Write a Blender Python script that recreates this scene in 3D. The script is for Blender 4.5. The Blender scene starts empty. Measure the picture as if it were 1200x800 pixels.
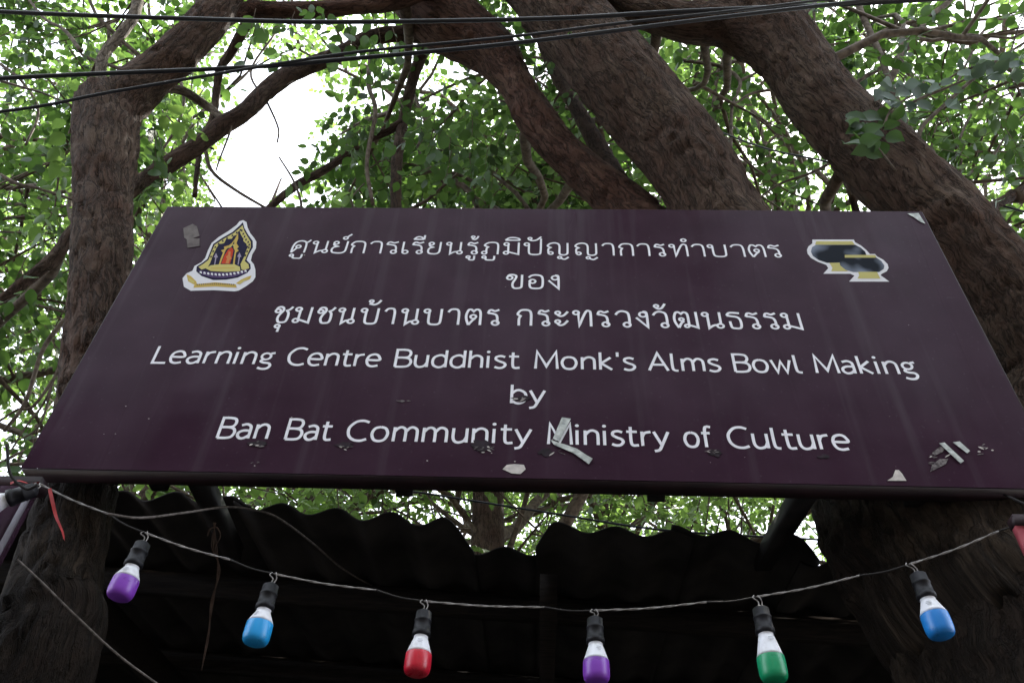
import bpy, bmesh, math, random
import numpy as np
from mathutils import Vector, Matrix
R = math.radians
random.seed(7)
rng = np.random.default_rng(11)
scene = bpy.context.scene
C = scene.collection

# ------------------------------------------------------------------ camera
SZ = 2.787                                   # height of the sign's lower edge
CAM = np.array([0.0419, -1.5968, SZ - 1.187])
RIGHT = np.array([0.998970, 0.020570, 0.040457])
UP = np.array([-0.013515, -0.716140, 0.697826])
FWD = np.array([-0.043327, 0.697653, 0.715124])
cd = bpy.data.cameras.new('camera'); cam = bpy.data.objects.new('camera', cd); C.objects.link(cam)
cam.matrix_world = Matrix(((RIGHT[0], UP[0], -FWD[0], CAM[0]), (RIGHT[1], UP[1], -FWD[1], CAM[1]),
                           (RIGHT[2], UP[2], -FWD[2], CAM[2]), (0, 0, 0, 1)))
cd.sensor_width = 36; cd.lens = 30; cd.clip_start = 0.05; cd.clip_end = 2000
scene.camera = cam

# ------------------------------------------------------------------ sky, sun, exposure
SUN_EL, SUN_AZ = 58, 25                      # the sun stands behind the sign, a little to the right
w = bpy.data.worlds.new('World'); scene.world = w; w.use_nodes = True
nt = w.node_tree; nt.nodes.clear()
sky = nt.nodes.new('ShaderNodeTexSky'); sky.sky_type = 'NISHITA'; sky.sun_disc = False
sky.sun_elevation = R(SUN_EL); sky.sun_rotation = R(SUN_AZ); sky.dust_density = 4; sky.air_density = 1.0
tc = nt.nodes.new('ShaderNodeTexCoord')
cn = nt.nodes.new('ShaderNodeTexNoise'); cn.inputs['Scale'].default_value = 2.2; cn.inputs['Detail'].default_value = 5
cr = nt.nodes.new('ShaderNodeMapRange'); cr.inputs[1].default_value = .3; cr.inputs[2].default_value = .7
cr.inputs[3].default_value = .72; cr.inputs[4].default_value = .92
mx = nt.nodes.new('ShaderNodeMix'); mx.data_type = 'RGBA'
mx.inputs[7].default_value = (10.5, 11.2, 12.6, 1)                # bright thin cloud veil
bg = nt.nodes.new('ShaderNodeBackground'); bg.inputs[1].default_value = 0.10
wo = nt.nodes.new('ShaderNodeOutputWorld')
L = nt.links.new
L(tc.outputs['Generated'], cn.inputs['Vector']); L(cn.outputs[0], cr.inputs[0]); L(cr.outputs[0], mx.inputs[0])
L(sky.outputs[0], mx.inputs[6]); L(mx.outputs[2], bg.inputs[0]); L(bg.outputs[0], wo.inputs[0])
sd = bpy.data.lights.new('sun', 'SUN'); sun = bpy.data.objects.new('sun', sd); C.objects.link(sun)
sd.energy = 5.0; sd.angle = R(.5); sd.color = (1, .95, .86)
sv = Vector((math.sin(R(SUN_AZ)) * math.cos(R(SUN_EL)), math.cos(R(SUN_AZ)) * math.cos(R(SUN_EL)), math.sin(R(SUN_EL))))
sun.rotation_euler = sv.to_track_quat('Z', 'Y').to_euler()
scene.view_settings.view_transform = 'Standard'; scene.view_settings.look = 'None'
scene.view_settings.exposure = 2.05; scene.view_settings.gamma = 1
scene.cycles.max_bounces = 8; scene.cycles.transmission_bounces = 6; scene.cycles.diffuse_bounces = 4

# ------------------------------------------------------------------ helpers
def ray(px, py):
    d = RIGHT * ((px - 600) / 1000) + UP * ((400 - py) / 1000) + FWD
    return d
def at(px, py, dist):
    d = ray(px, py); return CAM + d / np.linalg.norm(d) * dist
def atY(px, py, Y):
    d = ray(px, py); return CAM + d * ((Y - CAM[1]) / d[1])
def proj(P):
    P = np.atleast_2d(P) - CAM
    z = P @ FWD; zz = np.where(np.abs(z) < 1e-6, 1e-6, z)
    return 600 + 1000 * (P @ RIGHT) / zz, 400 - 1000 * (P @ UP) / zz, z

def tag(o, label=None, cat=None, group=None, kind=None):
    if label: o['label'] = label
    if cat: o['category'] = cat
    if group: o['group'] = group
    if kind: o['kind'] = kind
    return o
def empty(name, loc=(0, 0, 0)):
    o = bpy.data.objects.new(name, None); C.objects.link(o); o.location = Vector(loc); o.empty_display_size = .1
    return o
def link(name, me, mat, parent=None, smooth=True):
    o = bpy.data.objects.new(name, me); C.objects.link(o)
    if mat is not None and len(me.materials) == 0: me.materials.append(mat)
    if smooth and len(me.polygons): me.polygons.foreach_set('use_smooth', [True] * len(me.polygons))
    if parent is not None:
        o.parent = parent; o.matrix_parent_inverse = Matrix.Translation(-Vector(parent.location))
    return o
def mesh_np(name, V, F, mat, parent=None, smooth=True, attr=None):
    """F: list of (n,k) int arrays."""
    me = bpy.data.meshes.new(name)
    V = np.asarray(V, dtype=np.float32)
    me.vertices.add(len(V)); me.vertices.foreach_set('co', V.ravel())
    F = [np.asarray(f, dtype=np.int32) for f in F if len(f)]
    loops = np.concatenate([f.ravel() for f in F]); sizes = np.concatenate([np.full(len(f), f.shape[1], dtype=np.int32) for f in F])
    starts = np.concatenate([[0], np.cumsum(sizes)[:-1]]).astype(np.int32)
    me.loops.add(len(loops)); me.loops.foreach_set('vertex_index', loops)
    me.polygons.add(len(sizes)); me.polygons.foreach_set('loop_start', starts)
    if attr is not None:
        a = me.attributes.new('bark', 'FLOAT_VECTOR', 'POINT'); a.data.foreach_set('vector', np.asarray(attr, dtype=np.float32).ravel())
    me.update(calc_edges=True); me.validate()
    return link(name, me, mat, parent, smooth)

class MB:
    def __init__(s): s.v = []; s.f = {}
    def n(s): return sum(len(a) for a in s.v)
    def add(s, V, F):
        b = s.n(); s.v.append(np.asarray(V, float))
        for f in F:
            f = np.asarray(f, int)
            if len(f): s.f.setdefault(f.shape[1], []).append(f + b)
        return s
    def box(s, c, h, rot=None):
        c = np.asarray(c, float); h = np.asarray(h, float)
        V = np.array([(x, y, z) for x in (-1, 1) for y in (-1, 1) for z in (-1, 1)], float) * h
        if rot is not None: V = V @ np.asarray(rot).T
        return s.add(V + c, [[(0, 1, 3, 2), (4, 6, 7, 5), (0, 4, 5, 1), (2, 3, 7, 6), (0, 2, 6, 4), (1, 5, 7, 3)]])
    def bar(s, p, q, a, b):
        p = np.asarray(p, float); q = np.asarray(q, float); d = q - p; l = np.linalg.norm(d); d = d / l
        u = np.cross(d, [0, 0, 1]);
        if np.linalg.norm(u) < 1e-3: u = np.array([1., 0, 0])
        u /= np.linalg.norm(u); v = np.cross(u, d)
        return s.box((p + q) / 2, (l / 2, a / 2, b / 2), np.stack([d, u, v], 1))
    def tube(s, P, r, k=8, cap=True):
        V, F, _ = tube(P, r, k, cap); return s.add(V, F)
    def build(s, name, mat, parent=None, smooth=False):
        return mesh_np(name, np.concatenate(s.v), [np.concatenate(f) for f in s.f.values()], mat, parent, smooth)

def catmull(P, n=6):
    P = np.asarray(P, float)
    if len(P) < 3: 
        t = np.linspace(0, 1, n + 1)[:, None]; return P[0] * (1 - t) + P[-1] * t
    Q = np.concatenate([[2 * P[0] - P[1]], P, [2 * P[-1] - P[-2]]])
    out = []
    for i in range(1, len(Q) - 2):
        t = np.linspace(0, 1, n, endpoint=False)[:, None]
        a, b, c, d = Q[i - 1], Q[i], Q[i + 1], Q[i + 2]
        out.append(.5 * (2 * b + (c - a) * t + (2 * a - 5 * b + 4 * c - d) * t ** 2 + (-a + 3 * b - 3 * c + d) * t ** 3))
    out.append(P[-1:]); return np.concatenate(out)

def tube(P, r, k=8, cap=True):
    """P (n,3), r scalar or (n,) -> verts, faces, bark coordinates"""
    P = np.asarray(P, float); n = len(P); r = np.broadcast_to(np.asarray(r, float), (n,))
    T = np.gradient(P, axis=0); T /= np.linalg.norm(T, axis=1)[:, None] + 1e-12
    u = np.cross(T[0], [0.3, 0.9, 0.1]); u /= np.linalg.norm(u)
    U = np.empty((n, 3))
    for i in range(n):
        u = u - T[i] * (u @ T[i]); u /= np.linalg.norm(u) + 1e-12; U[i] = u
    W = np.cross(T, U)
    th = np.linspace(0, 2 * math.pi, k, endpoint=False)
    c, s = np.cos(th), np.sin(th)
    dirs = U[:, None, :] * c[None, :, None] + W[:, None, :] * s[None, :, None]
    V = P[:, None, :] + dirs * r[:, None, None]
    ln = np.concatenate([[0], np.cumsum(np.linalg.norm(np.diff(P, axis=0), axis=1))])
    att = np.stack([c[None, :] * r[:, None], s[None, :] * r[:, None], np.broadcast_to(ln[:, None], (n, k))], -1)
    i = np.arange(n - 1)[:, None] * k; j = np.arange(k)[None, :]; j2 = (j + 1) % k
    F = [np.stack([i + j, i + j2, i + k + j2, i + k + j], -1).reshape(-1, 4)]
    V = V.reshape(-1, 3); att = att.reshape(-1, 3)
    if cap:
        V = np.concatenate([V, P[:1], P[-1:]]); att = np.concatenate([att, att[:1], att[-1:]])
        b = n * k; jj = np.arange(k)
        F.append(np.stack([np.full(k, b), (jj + 1) % k, jj], -1))
        F.append(np.stack([np.full(k, b + 1), (n - 1) * k + jj, (n - 1) * k + (jj + 1) % k], -1))
    return V, F, att

PERM = rng.random((64, 64, 64))
def vnoise(p):
    p = np.asarray(p, float); i = np.floor(p).astype(int); f = p - i; f = f * f * (3 - 2 * f); o = 0
    for dx in (0, 1):
        for dy in (0, 1):
            for dz in (0, 1):
                wgt = (f[:, 0] if dx else 1 - f[:, 0]) * (f[:, 1] if dy else 1 - f[:, 1]) * (f[:, 2] if dz else 1 - f[:, 2])
                o = o + wgt * PERM[(i[:, 0] + dx) % 64, (i[:, 1] + dy) % 64, (i[:, 2] + dz) % 64]
    return o

# ------------------------------------------------------------------ materials
def mat(name, color=(.5, .5, .5), rough=.6, spec=.5, metal=0, **kw):
    m = bpy.data.materials.new(name); m.use_nodes = True; b = m.node_tree.nodes['Principled BSDF']
    b.inputs['Base Color'].default_value = (*color, 1); b.inputs['Roughness'].default_value = rough
    b.inputs['Metallic'].default_value = metal; b.inputs['Specular IOR Level'].default_value = spec
    for k, v in kw.items(): b.inputs[k].default_value = v
    return m
def noisy(m, c1, c2, scale=8, detail=5, bump=.0, stretch=(1, 1, 1), coord='Object', lo=.35, hi=.65, dist=.01, rough=None, attr=None):
    t = m.node_tree; b = t.nodes['Principled BSDF']; N = t.nodes.new; K = t.links.new
    if attr: src = N('ShaderNodeAttribute'); src.attribute_name = attr; so = src.outputs['Vector']
    else: src = N('ShaderNodeTexCoord'); so = src.outputs[coord]
    mp = N('ShaderNodeMapping'); mp.inputs['Scale'].default_value = stretch
    n = N('ShaderNodeTexNoise'); n.inputs['Scale'].default_value = scale; n.inputs['Detail'].default_value = detail
    r = N('ShaderNodeValToRGB'); r.color_ramp.elements[0].position = lo; r.color_ramp.elements[1].position = hi
    r.color_ramp.elements[0].color = (*c1, 1); r.color_ramp.elements[1].color = (*c2, 1)
    K(so, mp.inputs[0]); K(mp.outputs[0], n.inputs['Vector']); K(n.outputs[0], r.inputs[0]); K(r.outputs[0], b.inputs['Base Color'])
    if bump:
        bp = N('ShaderNodeBump'); bp.inputs['Strength'].default_value = bump; bp.inputs['Distance'].default_value = dist
        K(n.outputs[0], bp.inputs['Height']); K(bp.outputs[0], b.inputs['Normal'])
    if rough:
        q = N('ShaderNodeMapRange'); q.inputs[3].default_value = rough[0]; q.inputs[4].default_value = rough[1]
        K(n.outputs[0], q.inputs[0]); K(q.outputs[0], b.inputs['Roughness'])
    return m

def bark_material(name, dark, mid, pale, red=(.09, .05, .035)):
    m = mat(name, mid, .9, .2); t = m.node_tree; b = t.nodes['Principled BSDF']; N = t.nodes.new; K = t.links.new
    a = N('ShaderNodeAttribute'); a.attribute_name = 'bark'
    wn = N('ShaderNodeTexNoise'); wn.inputs['Scale'].default_value = 7; wn.inputs['Detail'].default_value = 3; K(a.outputs['Vector'], wn.inputs['Vector'])
    add = N('ShaderNodeMixRGB'); add.blend_type = 'ADD'; add.inputs[0].default_value = .07; K(a.outputs['Vector'], add.inputs[1]); K(wn.outputs['Color'], add.inputs[2])
    mp = N('ShaderNodeMapping'); mp.inputs['Scale'].default_value = (1, 1, .17); K(add.outputs[0], mp.inputs[0])
    def ridge(scale, width):
        n = N('ShaderNodeTexNoise'); n.inputs['Scale'].default_value = scale; n.inputs['Detail'].default_value = 5; n.inputs['Roughness'].default_value = .6; K(mp.outputs[0], n.inputs['Vector'])
        s_ = N('ShaderNodeMath'); s_.operation = 'SUBTRACT'; s_.inputs[1].default_value = .5; K(n.outputs[0], s_.inputs[0])
        ab = N('ShaderNodeMath'); ab.operation = 'ABSOLUTE'; K(s_.outputs[0], ab.inputs[0])
        r = N('ShaderNodeMapRange'); r.interpolation_type = 'SMOOTHSTEP'; r.inputs[1].default_value = 0; r.inputs[2].default_value = width; K(ab.outputs[0], r.inputs[0]); return r.outputs[0]
    ra, rb = ridge(34, .06), ridge(75, .09)
    cr2 = N('ShaderNodeTexNoise'); cr2.inputs['Scale'].default_value = 26; cr2.inputs['Detail'].default_value = 4
    mpc = N('ShaderNodeMapping'); mpc.inputs['Scale'].default_value = (.5, .5, 1.6); K(add.outputs[0], mpc.inputs[0]); K(mpc.outputs[0], cr2.inputs['Vector'])
    h1 = N('ShaderNodeMath'); h1.operation = 'MULTIPLY_ADD'; h1.inputs[1].default_value = .45; K(rb, h1.inputs[0]); K(ra, h1.inputs[2])
    h2 = N('ShaderNodeMath'); h2.operation = 'MULTIPLY_ADD'; h2.inputs[1].default_value = .6; K(cr2.outputs[0], h2.inputs[0]); K(h1.outputs[0], h2.inputs[2])
    n2 = N('ShaderNodeTexNoise'); n2.inputs['Scale'].default_value = 4; n2.inputs['Detail'].default_value = 8; n2.inputs['Roughness'].default_value = .72
    K(a.outputs['Vector'], n2.inputs['Vector'])
    cr = N('ShaderNodeValToRGB'); e = cr.color_ramp.elements; e[0].position = .3; e[0].color = (*red, 1); e[1].position = .5; e[1].color = (*mid, 1)
    x = e.new(.74); x.color = (*pale, 1); K(n2.outputs[0], cr.inputs[0])
    fm = N('ShaderNodeMapRange'); fm.inputs[1].default_value = .1; fm.inputs[2].default_value = 1.3; fm.inputs[3].default_value = .12; K(h2.outputs[0], fm.inputs[0])
    mx = N('ShaderNodeMixRGB'); mx.inputs[1].default_value = (*dark, 1); K(fm.outputs[0], mx.inputs[0]); K(cr.outputs[0], mx.inputs[2])
    K(mx.outputs[0], b.inputs['Base Color'])
    bp = N('ShaderNodeBump'); bp.inputs['Strength'].default_value = 1.0; bp.inputs['Distance'].default_value = .0075
    K(h2.outputs[0], bp.inputs['Height']); K(bp.outputs[0], b.inputs['Normal'])
    return m
M = {}
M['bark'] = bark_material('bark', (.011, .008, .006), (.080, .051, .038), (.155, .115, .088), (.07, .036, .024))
M['bark_shade'] = bark_material('shade_darkened_bark', (.007, .005, .004), (.017, .012, .009), (.075, .055, .039), (.022, .013, .009))  # darker copy for the trunk bases; shade below the sign is in its colour
M['bark_red'] = bark_material('reddish_bark', (.013, .007, .006), (.090, .047, .034), (.15, .090, .066), (.07, .031, .021))
M['bark_pale'] = bark_material('pale_bark', (.04, .03, .024), (.18, .145, .115), (.30, .26, .21), (.11, .08, .06))
M['twig'] = noisy(mat('twig_bark', (.06, .045, .035), .8, .2), (.05, .035, .025), (.13, .10, .075), 30)

def leaf_material(name, c1, c2, c3, trans=(.30, .42, .05), tmix=.5):
    m = bpy.data.materials.new(name); m.use_nodes = True; t = m.node_tree; t.nodes.clear(); N = t.nodes.new; K = t.links.new
    g = N('ShaderNodeNewGeometry'); r = N('ShaderNodeValToRGB'); e = r.color_ramp.elements
    e[0].position = 0; e[0].color = (*c1, 1); e[1].position = 1; e[1].color = (*c3, 1); x = e.new(.6); x.color = (*c2, 1)
    K(g.outputs['Random Per Island'], r.inputs[0])
    p = N('ShaderNodeBsdfPrincipled'); p.inputs['Roughness'].default_value = .42; p.inputs['Specular IOR Level'].default_value = .45
    K(r.outputs[0], p.inputs['Base Color'])
    tr = N('ShaderNodeBsdfTranslucent'); mc = N('ShaderNodeMixRGB'); mc.blend_type = 'MIX'; mc.inputs[0].default_value = .7; mc.inputs[2].default_value = (*trans, 1)
    sc = N('ShaderNodeMixRGB'); sc.blend_type = 'MULTIPLY'; sc.inputs[0].default_value = .6
    mr = N('ShaderNodeMapRange'); mr.inputs[3].default_value = .15; mr.inputs[4].default_value = 1.45; K(g.outputs['Random Per Island'], mr.inputs[0])
    K(r.outputs[0], mc.inputs[1]); K(mc.outputs[0], sc.inputs[1]); K(mr.outputs[0], sc.inputs[2]); K(sc.outputs[0], tr.inputs[0])
    ms = N('ShaderNodeMixShader'); ms.inputs[0].default_value = tmix; K(p.outputs[0], ms.inputs[1]); K(tr.outputs[0], ms.inputs[2])
    o = N('ShaderNodeOutputMaterial'); K(ms.outputs[0], o.inputs[0]); return m
M['leaf'] = leaf_material('green_leaf', (.010, .032, .011), (.020, .052, .018), (.055, .095, .028), (.13, .25, .04), .42)
M['leaf_far'] = leaf_material('light_green_leaf', (.012, .040, .014), (.028, .070, .024), (.07, .12, .035), (.27, .44, .085), .52)
M['leaf_blue'] = leaf_material('bluish_leaf', (.05, .085, .07), (.08, .12, .10), (.12, .16, .13), (.12, .20, .06), .25)

# ------------------------------------------------------------------ setting: ground
g = MB(); g.add([(-150, -150, 0), (150, -150, 0), (150, 150, 0), (-150, 150, 0)], [[(0, 1, 2, 3)]])
M['ground'] = noisy(mat('packed_earth', (.1, .08, .06), .9), (.07, .055, .04), (.13, .11, .085), 3, 8, .4)
tag(g.build('ground', M['ground']), kind='structure')
g = MB(); g.add([(-40, -4.0, .004), (40, -4.0, .004), (40, .1, .004), (-40, .1, .004)], [[(0, 1, 2, 3)]])
M['asphalt'] = noisy(mat('asphalt', (.05, .05, .05), .85), (.035, .035, .036), (.075, .073, .07), 60, 8, .5, dist=.004)
tag(g.build('road', M['asphalt']), kind='structure')

# ------------------------------------------------------------------ the shed behind the sign
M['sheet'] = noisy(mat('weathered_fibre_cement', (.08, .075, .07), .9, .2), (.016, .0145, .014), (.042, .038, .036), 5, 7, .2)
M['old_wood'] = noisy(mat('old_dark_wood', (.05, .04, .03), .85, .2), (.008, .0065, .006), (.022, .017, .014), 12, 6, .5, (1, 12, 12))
M['steel'] = noisy(mat('dark_painted_steel', (.02, .018, .02), .6, .3), (.005, .0045, .005), (.014, .011, .011), 14, 4)
shed = empty('shed', (0, 1.8, 0)); tag(shed, 'open fronted dark shed with a ragged corrugated roof behind the sign', 'shed')
RY0, RSL = 0.50, 0.10                         # front edge of the roof; slope up towards the back
zL = atY(215, 592, RY0)[2]; zR = atY(850, 632, RY0)[2]; xl = atY(215, 592, RY0)[0]; xr = atY(850, 632, RY0)[0]
def roof_z(x, y): return zL + (zR - zL) * (x - xl) / (xr - xl) + RSL * (y - RY0)
pitch = 0.163
ph0 = atY(655, 613, RY0)[0]
cuts = [-3.1, -2.3, atY(290, 600, RY0)[0] - .02, atY(541, 607, RY0)[0], atY(640, 612, RY0)[0], atY(800, 620, RY0)[0], atY(960, 636, RY0)[0], 1.5, 2.3, 3.1]
fronts = [.52, .5, .5, .68, .495, .505, .62, .62, .6]
for i in range(len(cuts) - 1):
    xa, xb = cuts[i] - .03, cuts[i + 1] + .03
    nx = max(12, int((xb - xa) / .010)); ny = 14
    xs = np.linspace(xa, xb, nx); yf = fronts[i]
    rag = .020 * (vnoise(np.stack([xs * 9, xs * 0 + i * 3.3, xs * 0], 1)) - .5) + .035 * (vnoise(np.stack([xs * 3, xs * 0 + i, xs * 0 + 7], 1)) - .5)
    if i == 2: rag = rag + .15 * np.clip((xs - (xb - .09)) / .09, 0, 1) ** 1.6
    if i == 4: rag = rag + .12 * np.clip((xa + .05 - xs) / .05, 0, 1) ** 1.3
    if i == 5: rag = rag + .10 * np.clip((xs - (xb - .08)) / .08, 0, 1) ** 1.6
    V = []
    th = .006
    for s_ in (0, 1):
        for k in range(ny):
            t = k / (ny - 1); y = (yf + rag) * (1 - t) + 3.6 * t
            z = roof_z(xs, y) + (.0165 + .006 * (vnoise(np.stack([xs * 2.5, xs * 0 + 4, xs * 0], 1)) - .5)) * np.cos((xs - ph0) / pitch * 2 * math.pi) ** 1 + s_ * th + (i % 2) * .012
            z = z + .012 * (vnoise(np.stack([xs * 4, np.full_like(xs, i * 5.1), np.full_like(xs, k * .3)], 1)) - .5)
            V.append(np.stack([xs, y, z], 1))
    V = np.concatenate(V); F = []
    n1 = nx * ny
    for k in range(ny - 1):
        a = k * nx + np.arange(nx - 1)
        F.append(np.stack([a, a + nx, a + nx + 1, a + 1], 1)); F.append(np.stack([a, a + 1, a + nx + 1, a + nx], 1) + n1)
    a = np.arange(nx - 1); F.append(np.stack([a, a + 1, a + 1 + n1, a + n1], 1))
    a = (ny - 1) * nx + np.arange(nx - 1); F.append(np.stack([a, a + n1, a + 1 + n1, a + 1], 1))
    k = np.arange(ny - 1) * nx; F.append(np.stack([k, k + n1, k + nx + n1, k + nx], 1)); F.append(np.stack([k, k + nx, k + nx + n1, k + n1], 1) + (nx - 1) * np.array([1, 1, 1, 1]))
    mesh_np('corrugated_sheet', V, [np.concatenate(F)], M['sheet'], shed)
for k, y in enumerate((.95, 1.7, 2.5, 3.3)):
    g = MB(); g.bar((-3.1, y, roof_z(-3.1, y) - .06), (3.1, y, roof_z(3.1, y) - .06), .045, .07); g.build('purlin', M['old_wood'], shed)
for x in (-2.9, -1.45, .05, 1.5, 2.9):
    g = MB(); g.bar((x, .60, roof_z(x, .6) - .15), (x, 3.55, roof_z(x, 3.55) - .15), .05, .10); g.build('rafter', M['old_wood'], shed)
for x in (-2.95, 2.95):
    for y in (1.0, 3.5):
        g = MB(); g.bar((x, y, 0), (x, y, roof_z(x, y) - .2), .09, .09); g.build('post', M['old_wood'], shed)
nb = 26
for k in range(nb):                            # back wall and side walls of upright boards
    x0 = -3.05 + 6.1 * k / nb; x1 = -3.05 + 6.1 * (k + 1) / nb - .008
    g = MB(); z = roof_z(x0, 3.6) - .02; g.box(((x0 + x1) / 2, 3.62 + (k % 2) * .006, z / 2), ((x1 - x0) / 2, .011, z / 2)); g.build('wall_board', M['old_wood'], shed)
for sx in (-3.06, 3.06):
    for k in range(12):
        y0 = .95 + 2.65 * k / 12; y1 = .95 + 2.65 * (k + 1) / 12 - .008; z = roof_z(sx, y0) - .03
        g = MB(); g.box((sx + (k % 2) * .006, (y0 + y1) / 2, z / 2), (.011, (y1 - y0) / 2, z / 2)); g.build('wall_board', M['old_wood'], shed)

# ------------------------------------------------------------------ the sign
M['sign'] = mat('purple_brown_enamel', (.046, .022, .040), .20, .045)
t = M['sign'].node_tree; b = t.nodes['Principled BSDF']; N = t.nodes.new; K = t.links.new
tcn = N('ShaderNodeTexCoord'); mp = N('ShaderNodeMapping'); mp.inputs['Scale'].default_value = (5.5, 1, .35)
n1 = N('ShaderNodeTexNoise'); n1.inputs['Scale'].default_value = 1; n1.inputs['Detail'].default_value = 3
K(tcn.outputs['Object'], mp.inputs[0]); K(mp.outputs[0], n1.inputs['Vector'])
n2 = N('ShaderNodeTexNoise'); n2.inputs['Scale'].default_value = 7; n2.inputs['Detail'].default_value = 8; K(tcn.outputs['Object'], n2.inputs['Vector'])
cr = N('ShaderNodeValToRGB'); cr.color_ramp.elements[0].position = .35; cr.color_ramp.elements[0].color = (.0315, .0138, .0255, 1)
cr.color_ramp.elements[1].position = .7; cr.color_ramp.elements[1].color = (.0420, .0205, .0350, 1); K(n2.outputs[0], cr.inputs[0]); 
mps = N('ShaderNodeMapping'); mps.inputs['Scale'].default_value = (16, 1, .7); K(tcn.outputs['Object'], mps.inputs[0])
ns = N('ShaderNodeTexNoise'); ns.inputs['Scale'].default_value = 1; ns.inputs['Detail'].default_value = 5; K(mps.outputs[0], ns.inputs['Vector'])
rs = N('ShaderNodeMapRange'); rs.inputs[1].default_value = .56; rs.inputs[2].default_value = .80; rs.inputs[4].default_value = .42; K(ns.outputs[0], rs.inputs[0])  # pale upright streaks: reflected sky sheen put into the panel colour
nd = N('ShaderNodeTexNoise'); nd.inputs['Scale'].default_value = 95; nd.inputs['Detail'].default_value = 3; K(tcn.outputs['Object'], nd.inputs['Vector'])
rd = N('ShaderNodeMapRange'); rd.inputs[1].default_value = .64; rd.inputs[2].default_value = .74; rd.inputs[4].default_value = .30; K(nd.outputs[0], rd.inputs[0])
mxa = N('ShaderNodeMath'); mxa.operation = 'MAXIMUM'; K(rs.outputs[0], mxa.inputs[0]); K(rd.outputs[0], mxa.inputs[1])
dm = N('ShaderNodeMixRGB'); dm.inputs[2].default_value = (.10, .085, .10, 1); K(mxa.outputs[0], dm.inputs[0]); K(cr.outputs[0], dm.inputs[1]); K(dm.outputs[0], b.inputs['Base Color'])
mr = N('ShaderNodeMapRange'); mr.inputs[1].default_value = .35; mr.inputs[2].default_value = .65; mr.inputs[3].default_value = .14; mr.inputs[4].default_value = .30
K(n1.outputs[0], mr.inputs[0]); K(mr.outputs[0], b.inputs['Roughness'])
bp = N('ShaderNodeBump'); bp.inputs['Strength'].default_value = .25; bp.inputs['Distance'].default_value = .02; K(n1.outputs[0], bp.inputs['Height']); K(bp.outputs[0], b.inputs['Normal'])
M['sign_frame'] = noisy(mat('dark_maroon_frame', (.02, .009, .012), .5, .3), (.012, .006, .008), (.028, .013, .016), 9)
M['vinyl'] = noisy(mat('white_vinyl', (.7, .7, .74), .5, .3), (.68, .68, .74), (.78, .78, .84), 25)
W2, HH, DEP = 1.2, 1.055, .05
sign = empty('sign_board', (0, 0, SZ)); tag(sign, 'wide purple-brown sign board with white Thai and English lettering', 'sign')
nx, nz = 97, 43                                # front panel: very slightly uneven sheet
gx, gz = np.meshgrid(np.linspace(-W2, W2, nx), np.linspace(0, HH, nz))
dy = .0035 * (vnoise(np.stack([gx.ravel() * 2.4 + 9, gz.ravel() * .6, gx.ravel() * 0], 1)) - .5) * np.minimum(1, 6 * (HH / 2 - np.abs(gz.ravel() - HH / 2)))
V = np.stack([gx.ravel(), dy, gz.ravel() + SZ], 1)
a = (np.arange(nz - 1)[:, None] * nx + np.arange(nx - 1)[None]).ravel()
mesh_np('panel', V, [np.stack([a, a + 1, a + nx + 1, a + nx], 1)], M['sign'], sign)
def panel_yv(x, z): return .0035 * (vnoise(np.stack([x * 2.4 + 9, z * .6, x * 0], 1)) - .5) * np.minimum(1, 6 * (HH / 2 - np.abs(z - HH / 2)))
def panel_y(x, z): return float(.0035 * (vnoise(np.array([[x * 2.4 + 9, z * .6, 0]]))[0] - .5) * min(1, 6 * (HH / 2 - abs(z - HH / 2))))
for c, h, n in (((0, DEP / 2 + .002, SZ - .0015), (W2, DEP / 2, .0015), 'flange'), ((0, DEP / 2 + .002, SZ + HH + .0015), (W2, DEP / 2, .0015), 'flange'),
                ((-W2 - .0015, DEP / 2 + .002, SZ + HH / 2), (.0015, DEP / 2, HH / 2), 'flange'), ((W2 + .0015, DEP / 2 + .002, SZ + HH / 2), (.0015, DEP / 2, HH / 2), 'flange'),
                ((0, DEP + .004, SZ + HH / 2), (W2, .0015, HH / 2), 'back_panel')):
    g = MB(); g.box(c, h); g.build(n, M['sign_frame'], sign)
for x in (-.9, -.3, .3, .9):
    g = MB(); g.bar((x, DEP + .026, SZ + .01), (x, DEP + .026, SZ + HH - .01), .04, .04); g.build('back_rib', M['steel'], sign)
sign2 = None
# stays that carry the sign from the shed
def stay(p, q, label):
    o = empty('steel_stay', tuple(p)); tag(o, label, 'bracket', 'stays holding the sign')
    g = MB(); g.bar(p, q, .045, .045); g.build('bar', M['steel'], o)
    g = MB(); g.box(np.asarray(p) + np.array([0, -.003, .03]), (.05, .004, .05)); g.build('mounting_plate', M['steel'], o); return o
stay(atY(232, 556, .07), atY(275, 648, .62), 'dark steel stay under the left half of the sign, slanting down to the shed roof')
stay(atY(946, 570, .07), atY(893, 660, .62), 'dark steel stay under the right half of the sign, beside the leaning trunk')

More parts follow.
